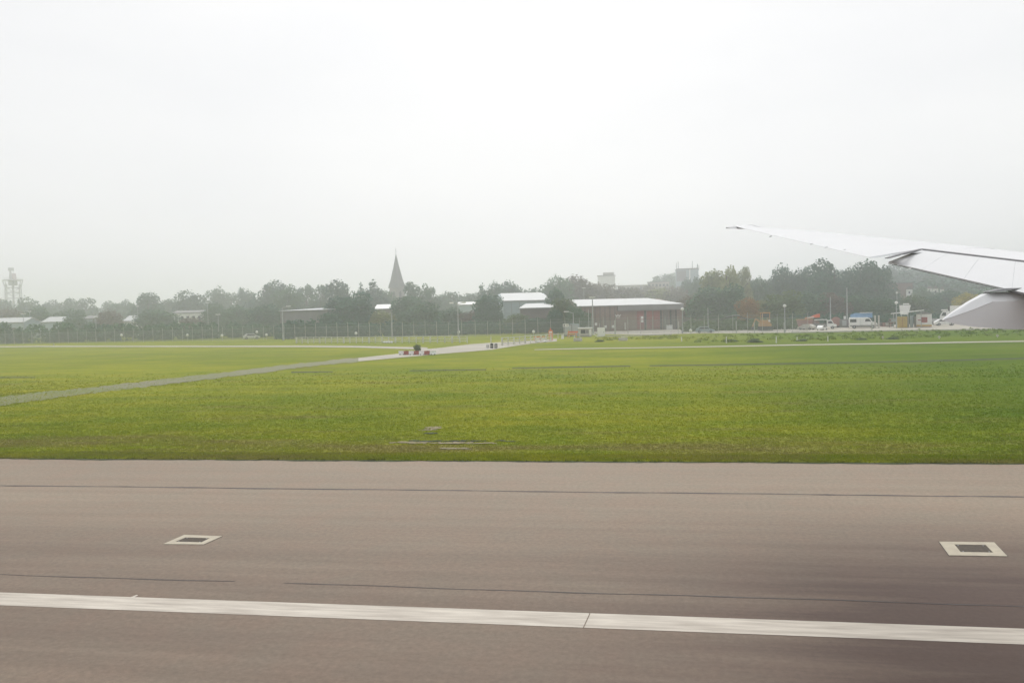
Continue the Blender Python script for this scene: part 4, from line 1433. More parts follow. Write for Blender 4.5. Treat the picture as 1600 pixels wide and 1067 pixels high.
# canopy over both
r = root_at('canopy', 'thin white tilted canopy roof over the yellow container', 'canopy', 1418, 172)
z0, z1 = zat(1394, 491, 172), zat(1441, 485.5, 172)
xw0, xw1 = -24 * 172 / FPX, 23 * 172 / FPX
MB().loft([[(xw0, -1, z0), (xw0, 3, z0), (xw0, 3, z0 + 0.12), (xw0, -1, z0 + 0.12)], [(xw1, -1, z1), (xw1, 3, z1), (xw1, 3, z1 + 0.12), (xw1, -1, z1 + 0.12)]]).build('roof', M['white'], r)
for x, z in ((xw0 + 0.5, z0), (0.1, (z0 + z1) / 2), (xw1 - 0.5, z1)):
    MB().rod((x, 2.8, 0), (x, 2.8, z + 0.03), 0.06, n=6).build('post', M['galv'], r)
r = root_at('dark_tank', 'dark upright cylinders between the yellow and white containers', 'tank', 1425, 176)
for k in range(3):
    MB().rod((-0.9 + 0.8 * k, 0.5, 0), (-0.9 + 0.8 * k, 0.5, 2.2 + 0.2 * (k % 2)), 0.34, n=12).build('cylinder', M['bluegrey' if k == 1 else 'greywall'], r)
# white tank / silo above canopy
r = root_at('white_silo', 'bright white block-shaped silo rising behind the canopy', 'silo', 1413.5, 190)
z0, z1 = zat(1413, 489, 190), zat(1413, 477, 190)
MB().prism([(-0.9, z0 - 0.4), (0.75, z0 - 0.4), (1.25, z1 - 0.1), (1.2, z1), (-1.1, z1), (-1.1, z1 - 0.6)], 0, 2).build('hopper', M['white'], r)
MB().box((0.3, 1, z1 + 0.25), (1.3, 1.6, 0.3)).build('lid', M['white'], r)
for x in (-0.7, 0.6):
    MB().rod((x, 0.5, 0), (x, 0.5, z0), 0.1, n=6).build('leg', M['galv'], r)
# lorry at the fairing tip
r = root_at('white_lorry', 'white lorry with square box body just above the fairing tip', 'lorry', 1490, 196, 0.0)
zt = zat(1490, 478, 196)
W = 3.4
MB().box((0.9, 1.2, (zt + 1.2) / 2), (W, 2.4, zt - 1.2)).build('box_body', M['white'], r)
MB().prism([(-3.0, 0.6), (-0.85, 0.6), (-0.85, 3.0), (-2.3, 3.0), (-2.9, 1.9)], 0, 2.3).build('cab', M['white'], r, bevel=0.06)
MB().prism([(-2.6, 1.9), (-1.6, 1.9), (-1.6, 2.7), (-2.25, 2.7)], -0.04, 0.0).build('side_window', M['glass'], r)
MB().box((-0.9, 1.2, 3.3), (0.5, 2.0, 1.4)).build('cab_gap', M['dark'], r)
MB().box((-1.9, 1.2, 3.25), (1.4, 2.1, 0.3)).build('sun_visor', M['white'], r)
MB().box((0, 1.2, 0.85), (5.4, 1.0, 0.3)).build('chassis', M['dark'], r)
for x in (-2.1, 1.4, 2.2):
    for y in (0.2, 2.2):
        wheel(r, x, y, 0.5, 0.3)
r = root_at('dark_canopy', 'dark sagging shelter roof under the olive trees', 'shelter', 1145, 190)
z0 = zat(1145, 495, 190)
MB().prism([(-3.6, z0 - 0.9), (-1.5, z0 - 0.1), (0.8, z0 + 0.3), (3.4, z0 - 0.6), (3.4, z0 - 0.75), (0.8, z0 + 0.1), (-1.5, z0 - 0.3), (-3.6, z0 - 1.05)], 0, 4).build('roof', M['dark'], r)
MB().box((0.6, -0.02, z0 + 0.35), (1.8, 0.1, 0.12)).build('ridge_cap', M['galv'], r)
for x in (-3.2, 0, 3.0):
    MB().rod((x, 0.2, 0), (x, 0.2, z0 - 0.5), 0.08, n=5).build('post', M['dark'], r)
kr = MB()
kp = [G(px, py) for px, py in ((1236, 520.5), (1320, 518.8), (1400, 517.3), (1480, 516.3), (1560, 515.2), (1660, 514))]
for a, b in zip(kp[:-1], kp[1:]):
    d = b - a
    kr.quadbox(((a.x + b.x) / 2, (a.y + b.y) / 2, 0.10), (d.length, 0.35, 0.22), math.atan2(d.y, d.x))
setp(kr.build('yard_kerb', M['concrete']), 'long pale concrete kerb in front of the right-hand yard', kind='structure')
kr = MB()
kp = [G(px, py) for px, py in ((944, 526), (1000, 524.8), (1050, 523.2))]
for a, b in zip(kp[:-1], kp[1:]):
    d = b - a
    kr.quadbox(((a.x + b.x) / 2, (a.y + b.y) / 2, 0.10), (d.length, 0.35, 0.22), math.atan2(d.y, d.x))
setp(kr.build('yard_kerb', M['concrete']), 'short pale kerb between the white cabinet and the warehouse lamp', kind='structure')


# ------------------------------------------------------------------ trees
def leafquads(C, R, n, size, squash=1.0, seed=0, shell=0.55):
    """n leaf clumps spread through the volume of lobes with centres C and radii R"""
    g_ = np.random.default_rng(seed)
    C = np.asarray(C, float)
    R = np.asarray(R, float)
    w = R ** 2 / np.sum(R ** 2)
    idx = g_.choice(len(C), n, p=w)
    d = g_.normal(size=(n, 3))
    d /= np.linalg.norm(d, axis=1)[:, None]
    rad = R[idx] * (shell + (1 - shell) * g_.random(n) ** 0.6) * (1 + 0.06 * g_.normal(size=n))
    P = C[idx] + d * rad[:, None] * np.array([1, 1, squash])
    nrm = d + g_.normal(size=(n, 3)) * 0.65 + np.array([0, 0, 0.25])
    nrm /= np.linalg.norm(nrm, axis=1)[:, None]
    t = np.cross(nrm, g_.normal(size=(n, 3)))
    t /= np.linalg.norm(t, axis=1)[:, None]
    b = np.cross(nrm, t)
    s = size * (0.5 + g_.random(n))[:, None]
    V = np.stack([P - t * s - b * s * 0.55, P + t * s * 0.4 - b * s * 0.8, P + t * s + b * s * 0.5, P - t * s * 0.3 + b * s * 0.9], 1).reshape(-1, 3)
    Fq = np.arange(4 * n, dtype=np.int32).reshape(-1, 4)
    return V, Fq


# crown shapes: unit footprint radius 1 and height 2 (z from 0 to 2)
def crown_shape(kind, seed):
    r = random.Random(seed)
    C, R = [], []
    if kind == 'round':
        for k in range(17):
            a = r.uniform(0, 6.283)
            q = r.uniform(0.1, 0.68)
            z = r.uniform(0.35, 1.6)
            q *= math.sqrt(max(0.1, 1 - ((z - 0.9) / 1.0) ** 2))
            C.append((q * math.cos(a), q * math.sin(a), z)); R.append(r.uniform(0.26, 0.46))
        for k in range(9):
            a = r.uniform(0, 6.283)
            C.append((0.6 * math.cos(a), 0.6 * math.sin(a), r.uniform(0.2, 0.7))); R.append(r.uniform(0.25, 0.4))
        C.append((0, 0, 0.95)); R.append(0.62)
    elif kind == 'spread':
        for k in range(22):
            a = r.uniform(0, 6.283)
            q = r.uniform(0.15, 0.8)
            z = r.uniform(0.5, 1.72) - 0.3 * q * q
            C.append((q * math.cos(a), q * math.sin(a), z)); R.append(r.uniform(0.16, 0.36))
        for k in range(9):
            a = r.uniform(0, 6.283)
            C.append((0.6 * math.cos(a), 0.6 * math.sin(a), r.uniform(0.2, 0.75))); R.append(r.uniform(0.25, 0.4))
        C.append((0, 0, 0.8)); R.append(0.6)
    elif kind == 'cone':
        for k in range(16):
            z = 0.15 + 1.7 * k / 15
            q = 0.5 * (1 - z / 2.05)
            for _ in range(3 if z < 1.4 else 1):
                a = r.uniform(0, 6.283)
                C.append((q * math.cos(a), q * math.sin(a), z)); R.append(0.10 + 0.42 * (1 - z / 2))
    elif kind == 'tall':
        for k in range(16):
            z = r.uniform(0.2, 1.75)
            q = 0.45 * math.sqrt(max(0.05, 1 - ((z - 0.85) / 1.1) ** 2))
            a = r.uniform(0, 6.283)
            C.append((q * math.cos(a), q * math.sin(a), z)); R.append(r.uniform(0.24, 0.42))
    elif kind == 'airy':
        for k in range(26):
            a = r.uniform(0, 6.283)
            q = r.uniform(0.15, 0.72)
            z = r.uniform(0.4, 1.8) - 0.4 * q
            C.append((q * math.cos(a), q * math.sin(a), z)); R.append(r.uniform(0.15, 0.28))
        for k in range(10):
            a = r.uniform(0, 6.283)
            C.append((0.55 * math.cos(a), 0.55 * math.sin(a), r.uniform(0.15, 0.8))); R.append(r.uniform(0.25, 0.4))
        C.append((0, 0, 0.7)); R.append(0.5)
    return C, R


CROWNS = {}
for kind, nseed, n, size in (('round', 4, 7000, 0.044), ('spread', 4, 7000, 0.042), ('cone', 2, 4600, 0.042), ('tall', 2, 4500, 0.044), ('airy', 3, 6000, 0.036)):
    for s in range(nseed):
        C, R = crown_shape(kind, 11 * s + len(kind))
        R = [q * (1.22 if kind in ('round', 'spread') else 1.08) for q in R]
        V, Fq = leafquads(C, R, n, size, seed=s + 5)
        zlo, zhi = V[:, 2].min(), np.percentile(V[:, 2], 99.7)
        V[:, 2] = (V[:, 2] - zlo) / (zhi - zlo) * 2
        for q_ in (0, 1):
            V[:, q_] -= (np.percentile(V[:, q_], 2) + np.percentile(V[:, q_], 98)) / 2
        rx = np.percentile(np.hypot(V[:, 0], V[:, 1]), 96)
        V[:, :2] /= rx
        CROWNS.setdefault(kind, []).append((V, Fq))
MESHES = {}


def crown_mesh(kind, i, m):
    key = (kind, i, m)
    if key not in MESHES:
        V, Fq = CROWNS[kind][i]
        o = raw('crown', V, Fq, M[m])
        MESHES[key] = o.data
        bpy.data.objects.remove(o)
    return MESHES[key]


TRUNKS = []
for s in range(3):
    r_ = random.Random(s)
    mb = MB()
    lean = (r_.uniform(-0.04, 0.04), r_.uniform(-0.04, 0.04))
    mb.rod((0, 0, 0), (lean[0] * 0.5, lean[1] * 0.5, 0.4), 0.035, 0.026, n=8)
    mb.rod((lean[0] * 0.5, lean[1] * 0.5, 0.4), (lean[0], lean[1], 0.85), 0.026, 0.010, n=7)
    for k in range(8):
        a = r_.uniform(0, 6.283)
        z0 = r_.uniform(0.28, 0.6)
        q = r_.uniform(0.14, 0.24)
        mb.rod((lean[0] * z0, lean[1] * z0, z0), (q * math.cos(a), q * math.sin(a), z0 + r_.uniform(0.12, 0.3)), 0.013, 0.004, n=5)
    o = mb.build('trunk', M['bark'])
    TRUNKS.append(o.data)
    bpy.data.objects.remove(o)
tcount = 0


def tree(px, D, ytop, hw, kind, m, lab, group, low=0.04, name='broadleaf_tree'):
    """hw = half width of the crown in picture columns"""
    global tcount
    tcount += 1
    x, y = spot(px, D)
    gz = terr(x, y) - 0.2
    H = zat(px, ytop, D) - gz
    rw = hw * 1.12 * D / FPX
    r = thing(name, lab, 'tree' if name != 'shrub' else 'shrub', (x, y, gz), random.uniform(0, 6.28), group)
    i = tcount % len(CROWNS[kind])
    c = bpy.data.objects.new('crown', crown_mesh(kind, i, m))
    COL.objects.link(c)
    c.parent = r
    c.location = (0, 0, H * low)
    c.scale = (rw, rw, H * (1 - low) / 2)
    t = bpy.data.objects.new('trunk', TRUNKS[tcount % 3])
    COL.objects.link(t)
    t.parent = r
    t.scale = (H * 0.9, H * 0.9, H)
    return r


GB = 'trees on the far skyline'
GM = 'trees behind the perimeter fence'
T = [
    # left skyline
    (-22, 420, 468, 24, 'spread', 'leaf_mid', 'hazy low tree cut by the left picture edge', GB),
    (6, 430, 469, 20, 'round', 'leaf_mid', 'hazy tree left of the lattice tower foot', GB),
    (44, 420, 466.5, 20, 'round', 'leaf_mid', 'hazy round tree just right of the lattice tower', GB),
    (76, 430, 470.5, 17, 'spread', 'leaf_dark', 'hazy low tree second to the right of the lattice tower', GB),
    (104, 430, 468, 18, 'spread', 'leaf_mid', 'hazy tree above the second white-roofed shed', GB),
    (137, 420, 466.5, 17, 'airy', 'leaf_mid', 'hazy bumpy-topped tree above the faint grey shed', GB),
    (168, 440, 472, 20, 'spread', 'leaf_mid', 'lowest hazy tree in the dip of the left skyline', GB),
    (195, 420, 470, 16, 'spread', 'leaf_dark', 'hazy tree above the white gabled shed', GB),
    (232, 350, 459.5, 27, 'spread', 'leaf_dark', 'broad dark tree right above the white gabled shed', GB),
    (266, 400, 468, 16, 'round', 'leaf_mid', 'low hazy tree between two broad dark trees at left', GB),
    (299, 360, 456.5, 26, 'round', 'leaf_dark', 'broad domed tree above the low white building', GB),
    (341, 380, 451, 17, 'round', 'leaf_mid', 'rounded tree with a high top right of the broad domed tree', GB),
    (364, 390, 458, 14, 'airy', 'leaf_mid', 'thin open-crowned tree left of the big dark tree', GB),
    (386, 380, 451, 13, 'spread', 'leaf_dark', 'tree touching the left flank of the tallest left tree', GB),
    (415, 330, 441.5, 31, 'spread', 'leaf_dark', 'tallest tree of the left half, above the single-arm lamp post', GB),
    (452, 350, 448, 22, 'spread', 'leaf_mid', 'flat-topped tree right of the tallest left tree', GB),
    (478, 390, 447, 20, 'airy', 'leaf_mid', 'spiky open tree above the grey shed roof', GB),
    (509, 370, 446.5, 23, 'airy', 'leaf_mid', 'airy tree with sky gaps left of the dark conifers', GB),
    (541, 340, 439.5, 28, 'spread', 'leaf_dark', 'high spreading tree with sky holes left of the spire', GB),
    (566, 360, 445, 13, 'cone', 'leaf_dark', 'dark pointed tree on the slope of the high spreading tree', GB),
    (588, 350, 441.5, 24, 'cone', 'leaf_dark', 'dark conical tree directly left of the church spire', GB),
    (604, 380, 455, 16, 'round', 'leaf_mid', 'low round tree at the left foot of the church spire', GB),
    (648, 340, 442.5, 22, 'airy', 'leaf_mid', 'airy tree directly right of the church spire', GB),
    (672, 350, 450, 16, 'airy', 'leaf_mid', 'smaller airy tree second to the right of the spire', GB),
    (697, 420, 457.5, 26, 'spread', 'leaf_mid', 'hazy flat tree in the skyline dip right of the spire', GB),
    (733, 420, 458.5, 22, 'spread', 'leaf_mid', 'hazy flat tree above the far white shed', GB),
    (755, 340, 446.5, 13, 'cone', 'leaf_dark', 'pointed dark tree left of the white-roofed sheds', GB),
    (776, 350, 442.5, 16, 'round', 'leaf_dark', 'rounded tree above the left end of the blue-grey shed', GB),
    (800, 360, 441.5, 22, 'round', 'leaf_dark', 'highest rounded tree behind the blue-grey shed', GB),
    (826, 400, 451.5, 18, 'spread', 'leaf_mid', 'low hazy tree in the dip behind the blue-grey shed', GB),
    (853, 370, 445, 16, 'spread', 'leaf_mid', 'tree just left of the tall tree behind the brown shed', GB),
    (874, 350, 433, 24, 'round', 'leaf_mid', 'tall pale tree left of the brown domed tree', GB),
    (906, 360, 433, 30, 'round', 'leaf_brown', 'broad brownish domed tree left of the white tower block', GB),
    (935, 380, 444, 22, 'round', 'leaf_brown', 'brownish tree below the white tower block', GB),
    (965, 390, 447, 24, 'round', 'leaf_brown', 'grey-brown tree right below the white tower block', GB),
    (996, 400, 451, 24, 'spread', 'leaf_brown', 'grey-brown tree in front of the long beige block', GB),
    (1026, 400, 451, 24, 'round', 'leaf_olive', 'olive-brown tree in front of the taller beige block', GB),
    (1040, 640, 428, 22, 'spread', 'leaf_mid', 'hazy flat-topped tree left of the twin-masted building', GB),
    (1058, 390, 452, 22, 'round', 'leaf_brown', 'brownish tree below the masted building', GB),
    (1075, 420, 437, 13, 'round', 'leaf_dark', 'dark tree masking the masted building from below', GB),
    (1094, 380, 434, 15, 'round', 'leaf_mid', 'tree right beside the masted building', GB),
    # olive group and right-hand trees
    (1116, 280, 424.5, 26, 'round', 'leaf_olive', 'pale olive tree with the broad top right of the masted building', GM),
    (1136, 270, 419, 20, 'spread', 'leaf_olive', 'pale olive tree, highest of the olive group', GM),
    (1161, 290, 419, 17, 'airy', 'leaf_olive', 'airy olive tree with sky gaps at the right of the olive group', GM),
    (1086, 250, 462, 26, 'round', 'leaf_brown', 'brownish low tree at the right end of the warehouse roof', GM),
    (1110, 240, 450, 34, 'round', 'leaf_mid', 'large mid-green tree below the olive crowns', GM),
    (1146, 235, 446, 32, 'spread', 'leaf_mid', 'wide tree in front of the airy olive tree', GM),
    (1184, 300, 436, 20, 'round', 'leaf_mid', 'low tree in the skyline dip right of the olive group', GM),
    (1168, 208, 466, 17, 'round', 'leaf_autumn', 'small orange autumn tree above the shelter', GM),
    (1190, 215, 470, 20, 'round', 'leaf_olive', 'olive bushy tree behind the amber digger', GM),
    (1226, 212, 455.5, 30, 'round', 'leaf_green', 'bright green dome-shaped tree behind the round lamp', GM),
    (1224, 300, 417, 22, 'round', 'leaf_dark', 'dark round tree left of the notched skyline gap at right', GM),
    (1246, 290, 424, 20, 'round', 'leaf_dark', 'dark tree right flank of the dark round tree', GM),
    (1264, 310, 417.5, 12, 'airy', 'leaf_dark', 'small airy tree top in the notch between the dark trees', GM),
    (1302, 275, 407.5, 30, 'spread', 'leaf_dark', 'highest dark tree on the right, with a ragged top', GM),
    (1281, 270, 425, 22, 'round', 'leaf_dark', 'dark tree on the left shoulder of the highest right tree', GM),
    (1330, 290, 420, 18, 'round', 'leaf_dark', 'low dark tree between the two highest right trees', GM),
    (1357, 270, 409.5, 23, 'round', 'leaf_dark', 'high dark tree below the wing tip flap', GM),
    (1384, 300, 418.5, 20, 'spread', 'leaf_dark', 'dark tree right of the high tree below the wing flap', GM),
    (1262, 225, 458, 26, 'round', 'leaf_mid', 'mid-green tree above the orange loader', GM),
    (1300, 225, 458, 26, 'spread', 'leaf_brown', 'brownish tree behind the left tall mast', GM),
    (1336, 225, 462, 26, 'round', 'leaf_mid', 'grey-green tree behind the blue tarpaulin', GM),
    (1378, 215, 466, 27, 'round', 'leaf_mid', 'dull dark-olive tree right of the blue tarpaulin', GM),
    (1404, 330, 461, 20, 'spread', 'leaf_brown', 'brown tree below the red-brown building', GM),
    (1432, 240, 462, 22, 'round', 'leaf_green', 'green tree behind the white container roof', GM),
    (1456, 260, 464, 20, 'round', 'leaf_dark', 'dark green tree left of the white lorry', GM),
    (1484, 280, 455, 22, 'tall', 'leaf_dark', 'dark tree behind the white lorry', GM),
    (1512, 230, 458.5, 17, 'round', 'leaf_yellow', 'yellow autumn tree just above the pale fairing edge', GM),
    (1546, 260, 455, 24, 'round', 'leaf_mid', 'tree hidden behind the pale fairing at the right', GM),
    (1420, 500, 428, 20, 'round', 'leaf_dark', 'far tree on the hill under the wing flap', GM),
    (1590, 250, 470, 26, 'round', 'leaf_dark', 'tree at the right picture edge behind the fairing', GM),
    # nearer trees of the left and middle
    (16, 300, 483, 24, 'round', 'leaf_brown', 'brownish low tree behind the leftmost shed', GM),
    (58, 290, 481, 20, 'round', 'leaf_mid', 'grey-green tree between the two leftmost sheds', GM),
    (108, 285, 484, 20, 'spread', 'leaf_mid', 'low tree right of the second small shed', GM),
    (118, 255, 494, 20, 'round', 'leaf_mid', 'dark shrubby tree right of the second small shed', GM),
    (172, 260, 486, 22, 'round', 'leaf_brown', 'brownish tree left of the white gabled shed', GM),
    (245, 255, 484, 30, 'round', 'leaf_mid', 'big grey-brown tree right of the white gabled shed', GM),
    (298, 255, 497, 22, 'round', 'leaf_brown', 'low tree in front of the low white building', GM),
    (336, 280, 475, 20, 'round', 'leaf_mid', 'tree at the right end of the low white building', GM),
    (372, 260, 478, 26, 'spread', 'leaf_mid', 'wide grey tree above the pale parked car', GM),
    (414, 245, 476, 24, 'round', 'leaf_dark', 'dark tree just left of the single-arm lamp post', GM),
    (530, 245, 466, 28, 'round', 'leaf_dark', 'dark tree at the left of the dark clump below the spreading tree', GM),
    (556, 240, 459, 30, 'round', 'leaf_dark', 'large dark tree in the clump left of the spire', GM),
    (516, 228, 488, 18, 'round', 'leaf_dark', 'dark bush at the right end of the grey shed', GM),
    (598, 236, 486, 20, 'round', 'leaf_olive', 'pale olive bush below the spire', GM),
    (636, 260, 464, 26, 'round', 'leaf_mid', 'grey-green tree under the right side of the spire', GM),
    (660, 240, 474, 30, 'round', 'leaf_mid', 'wide low tree left of the twin lamp post', GM),
    (700, 250, 482, 26, 'spread', 'leaf_mid', 'low spreading tree behind the twin lamp post', GM),
    (738, 245, 486, 22, 'round', 'leaf_brown', 'brownish bush right of the twin lamp post', GM),
    (764, 240, 462, 21, 'round', 'leaf_dark', 'dark round tree at the left end of the blue-grey shed', GM),
    (800, 215, 491, 24, 'spread', 'leaf_green', 'green hedge-like tree under the blue-grey shed wall', GM),
    (836, 205, 497, 22, 'round', 'leaf_dark', 'dark low tree under the brown shed wall', GM),
    (868, 230, 452, 14, 'tall', 'leaf_mid', 'upper narrow tree beside the brown shed roof', GM),
    (880, 196, 467, 22, 'round', 'leaf_green', 'large green tree between brown shed and brick warehouse', GM),
    (900, 192, 478, 19, 'round', 'leaf_mid', 'green tree covering the left end of the brick warehouse', GM),
    (868, 190, 484, 14, 'round', 'leaf_dark', 'dark tree foot left of the large green warehouse tree', GM),
]
T += [
    (1440, 325, 449, 12, 'round', 'leaf_mid', 'small tree in front of the leftmost hill houses', GM),
    (1455, 330, 457, 15, 'round', 'leaf_dark', 'dark tree directly below the row of small white houses', GM),
    (1474, 325, 456.5, 14, 'round', 'leaf_mid', 'tree at the right end below the row of small white houses', GM),
]
for t in T:
    t = list(t)
    if t[0] < 425:
        t[1] *= 1.22
    tree(*t)
tree(650.5, 118, 538.5, 5.0, 'round', 'leaf_green', 'small dark green bush on the verge behind the barrier blocks', 'shrubs', 0.1, 'shrub')
for px, py, hw_, yt in ((1178, 535, 12, 529), (1140, 534, 10, 530), (1250, 533, 9, 529.5), (1345, 531, 8, 528), (1395, 530, 9, 526.5), (936, 534, 7, 531)):
    D = G(px, py).dot(HFWD)
    tree(px, D, yt, hw_, 'spread', 'leaf_green', {1178: 'dark green shrub between two white stakes', 1140: 'low shrub beside the tallest white stake', 1250: 'low shrub by the faint short stake',
                                                  1345: 'low shrub in the grass below the white van', 1395: 'dark low shrub in the grass below the yellow container', 936: 'dark low clump beside the grey concrete block'}[px], 'low shrubs in the far grass', 0.0, 'shrub')


# scrub and hedgerow just behind the fence, and the far woods
def mass(name, lab, m, pts, n, size, seed):
    C = [p[0] for p in pts]
    R = [p[1] for p in pts]
    V, Fq = leafquads(C, R, n, size, seed=seed, shell=0.6)
    return setp(raw(name, V, Fq, M[m]), lab, 'hedge', kind='stuff')


def scrub_pts(px0, px1, D0, D1, y0, y1, n, seed):
    r = random.Random(seed)
    out = []
    for k in range(n):
        px = r.uniform(px0, px1)
        D = r.uniform(D0, D1)
        x, y = spot(px, D)
        z = terr(x, y)
        top = zat(px, r.uniform(y0, y1), D)
        R = r.uniform(1.0, 2.0)
        zz = r.uniform(0.3, max(0.5, top - z - R))
        out.append(((x, y, z + zz), R))
    return out


mass('scrub', 'grey-green scrub tangled behind the left fence', 'leaf_mid', scrub_pts(-60, 470, 236, 248, 505, 500, 230, 1), 22000, 0.30, 2)
mass('scrub', 'dark scrub behind the middle of the fence', 'leaf_dark', scrub_pts(430, 905, 208, 222, 503, 498, 240, 3), 24000, 0.27, 4)
mass('scrub', 'green scrub behind the fence right of the warehouse', 'leaf_green', scrub_pts(1074, 1250, 184, 196, 502, 494, 90, 5), 12000, 0.25, 6)
mass('scrub', 'dark scrub at the back of the right-hand yard', 'leaf_dark', scrub_pts(1235, 1640, 204, 214, 494, 484, 200, 7), 22000, 0.28, 8)


rr_ = random.Random(31)
pts_ = []
for k in range(420):
    px_ = rr_.uniform(1040, 1720) if k < 330 else rr_.uniform(930, 1060)
    hor = hz(px_)
    py_ = rr_.uniform(hor + 42, hor + 54) if px_ > 1060 else rr_.uniform(hor + 42, hor + 46)
    q_ = G(px_, py_)
    pts_.append(((q_.x, q_.y, rr_.uniform(-0.12, 0.0)), rr_.uniform(0.25, 0.5)))
mass('rough_grass', 'rough dark green weeds along the foot of the yard kerb', 'blades', pts_, 20000, 0.09, 33)


def wood_pts(px0, px1, D0, D1, n, seed, hh, R0_=4.0):
    r = random.Random(seed)
    out = []
    for k in range(n):
        px = r.uniform(px0, px1)
        D = r.uniform(D0, D1)
        x, y = spot(px, D)
        out.append(((x, y, terr(x, y) + r.uniform(1.0, hh)), r.uniform(R0_ * 0.7, R0_ * 1.3)))
    return out


mass('far_wood', 'continuous far wood below the left skyline', 'leaf_mid', wood_pts(-120, 860, 470, 540, 580, 11, 12.5), 42000, 0.9, 12)
mass('far_wood', 'far wood on the rise behind the warehouse', 'leaf_brown', wood_pts(840, 1200, 430, 520, 260, 13, 7), 22000, 0.85, 14)
mass('far_wood', 'wooded hill beyond the right-hand yard', 'leaf_dark', wood_pts(1150, 1760, 340, 590, 720, 15, 8), 52000, 1.0, 16)

# ------------------------------------------------------------------ aircraft wing
SLOPE, DZ = 0.15, 1.27


def onwing(px, py, dz=0.0):
    r = ray(px, py)
    # plane z = CAMH - DZ + dz + SLOPE*y
    t = (-DZ + dz) / (r.z - SLOPE * r.y)
    return Vector((0, 0, CAMH)) + r * t


wing = thing('aircraft_wing', 'long white aircraft wing with lowered flap reaching in from the right', 'aircraft wing', (8, 3, CAMH - 1))


def lin(a, b, y):
    t = (y - a.y) / (b.y - a.y)
    return a.x + (b.x - a.x) * t


def wz(y, dz=0):
    return CAMH - DZ + dz + SLOPE * y


le_a, le_b = onwing(1192, 354), onwing(1434, 380)
te_a, te_b = onwing(1170, 359), onwing(1357, 402)
h_a, h_b = onwing(1440, 390), onwing(1600, 409)
rings = []
ytip = le_a.y + 1.0
for y in (ytip, le_a.y, 20.5, le_b.y, h_a.y + 0.02):
    k = sstep(ytip, 14, y) if False else (ytip - y) / ytip
    xc = lin(le_a, le_b, y) if y < le_a.y else le_a.x - 0.25
    xt = lin(te_a, te_b, min(y, te_a.y + 1.5))
    z = wz(y)
    c = 0.12 + 1.6 * k
    d_ = 0.022 + 0.02 * c
    rings.append([(xt, y, z), (xt + (xc - xt) * 0.6, y, z + 0.012), (xc, y, z), (xc + 0.45 * c, y, z - 0.3 * d_), (xc + 0.62 * c, y, z - 0.7 * d_), (xc + 0.4 * c, y, z - d_), (xc, y, z - d_), (xt + (xc - xt) * 0.3, y, z - 0.25 * d_), (xt, y, z - 0.004)])
last = []
xt_, xh_ = lin(te_a, te_b, te_b.y), h_a.x
for (x_, y_, z_) in rings[-1]:
    f_ = min(1, max(0, (x_ - rings[-1][0][0]) / (xh_ - rings[-1][0][0])))
    yn = te_b.y + (h_a.y - te_b.y) * f_
    xn = x_ + (xt_ - rings[-1][0][0]) * (1 - f_)
    last.append((xn, yn, z_ + SLOPE * (yn - y_)))
rings.append(last)
MB().loft(rings).build('outer_panel', M['wingwhite'], wing, world=True, smooth=False)
rings = []
for y in (h_a.y - 0.02, 12.0, 10.5, 7.5, 4.5, 1.5):
    k = (ytip - y) / ytip
    xc = lin(le_a, le_b, y)
    xt = lin(h_a, h_b, y)
    z = wz(y)
    c = 0.12 + 1.6 * k
    d_ = 0.05 + 0.035 * (h_a.y - y)
    rings.append([(xt, y, z), (xt + (xc - xt) * 0.6, y, z + 0.012), (xc, y, z), (xc + 0.45 * c, y, z - 0.3 * d_), (xc + 0.62 * c, y, z - 0.7 * d_), (xc + 0.4 * c, y, z - d_), (xc, y, z - d_), (xt, y, z - 0.6 * d_), (xt, y, z - 0.03)])
MB().loft(rings).build('inner_panel', M['wingwhite'], wing, world=True)
# wing tip
tp = onwing(1134, 355.5)
MB().loft([[(rings[0][0][0] * 0 + le_a.x - 0.25 + 0.1, ytip - 0.05, wz(ytip)), (le_a.x + 0.3, ytip - 0.05, wz(ytip) - 0.15), (te_a.x, ytip - 0.05, wz(ytip) - 0.05)],
           [(tp.x + 0.05, tp.y, tp.z), (tp.x + 0.12, tp.y, tp.z - 0.04), (tp.x, tp.y, tp.z - 0.03)]]).build('wing_tip', M['wingwhite'], wing, world=True)
a, b = at(1134.5, 356.4, 26), at(1150, 356.2, 26)
MB().rod(a, b, 0.022, 0.012, n=5).build('tip_edge', M['wingdark'], wing, world=True)
a, b = at(1168, 358, 24.5), at(1177, 356.3, 24.5)
MB().rod(a, b, 0.018, 0.01, n=5).build('tip_edge', M['wingdark'], wing, world=True)
# static wicks
for px, py in ((1206, 369), (1270, 381), (1293, 386), (1321, 390.5)):
    p = onwing(px, py)
    q = at(px - 3.5, py + 0.9, p.dot(HFWD))
    MB().rod(p, q, 0.012, n=4).build('static_wick', M['wingdark'], wing, world=True)


# flap: hinge line on the wing, trailing edge dropped and aft
def flapte(px, py, drop):
    """sight line met with the vertical plane that runs parallel to the hinge line, drop metres aft of it"""
    r = ray(px, py)
    dxdy = (h_b.x - h_a.x) / (h_b.y - h_a.y)
    # x = h_a.x - drop + dxdy (y - h_a.y)
    t = (h_a.x - drop - dxdy * h_a.y) / (r.x - dxdy * r.y)
    return Vector((0, 0, CAMH)) + r * t


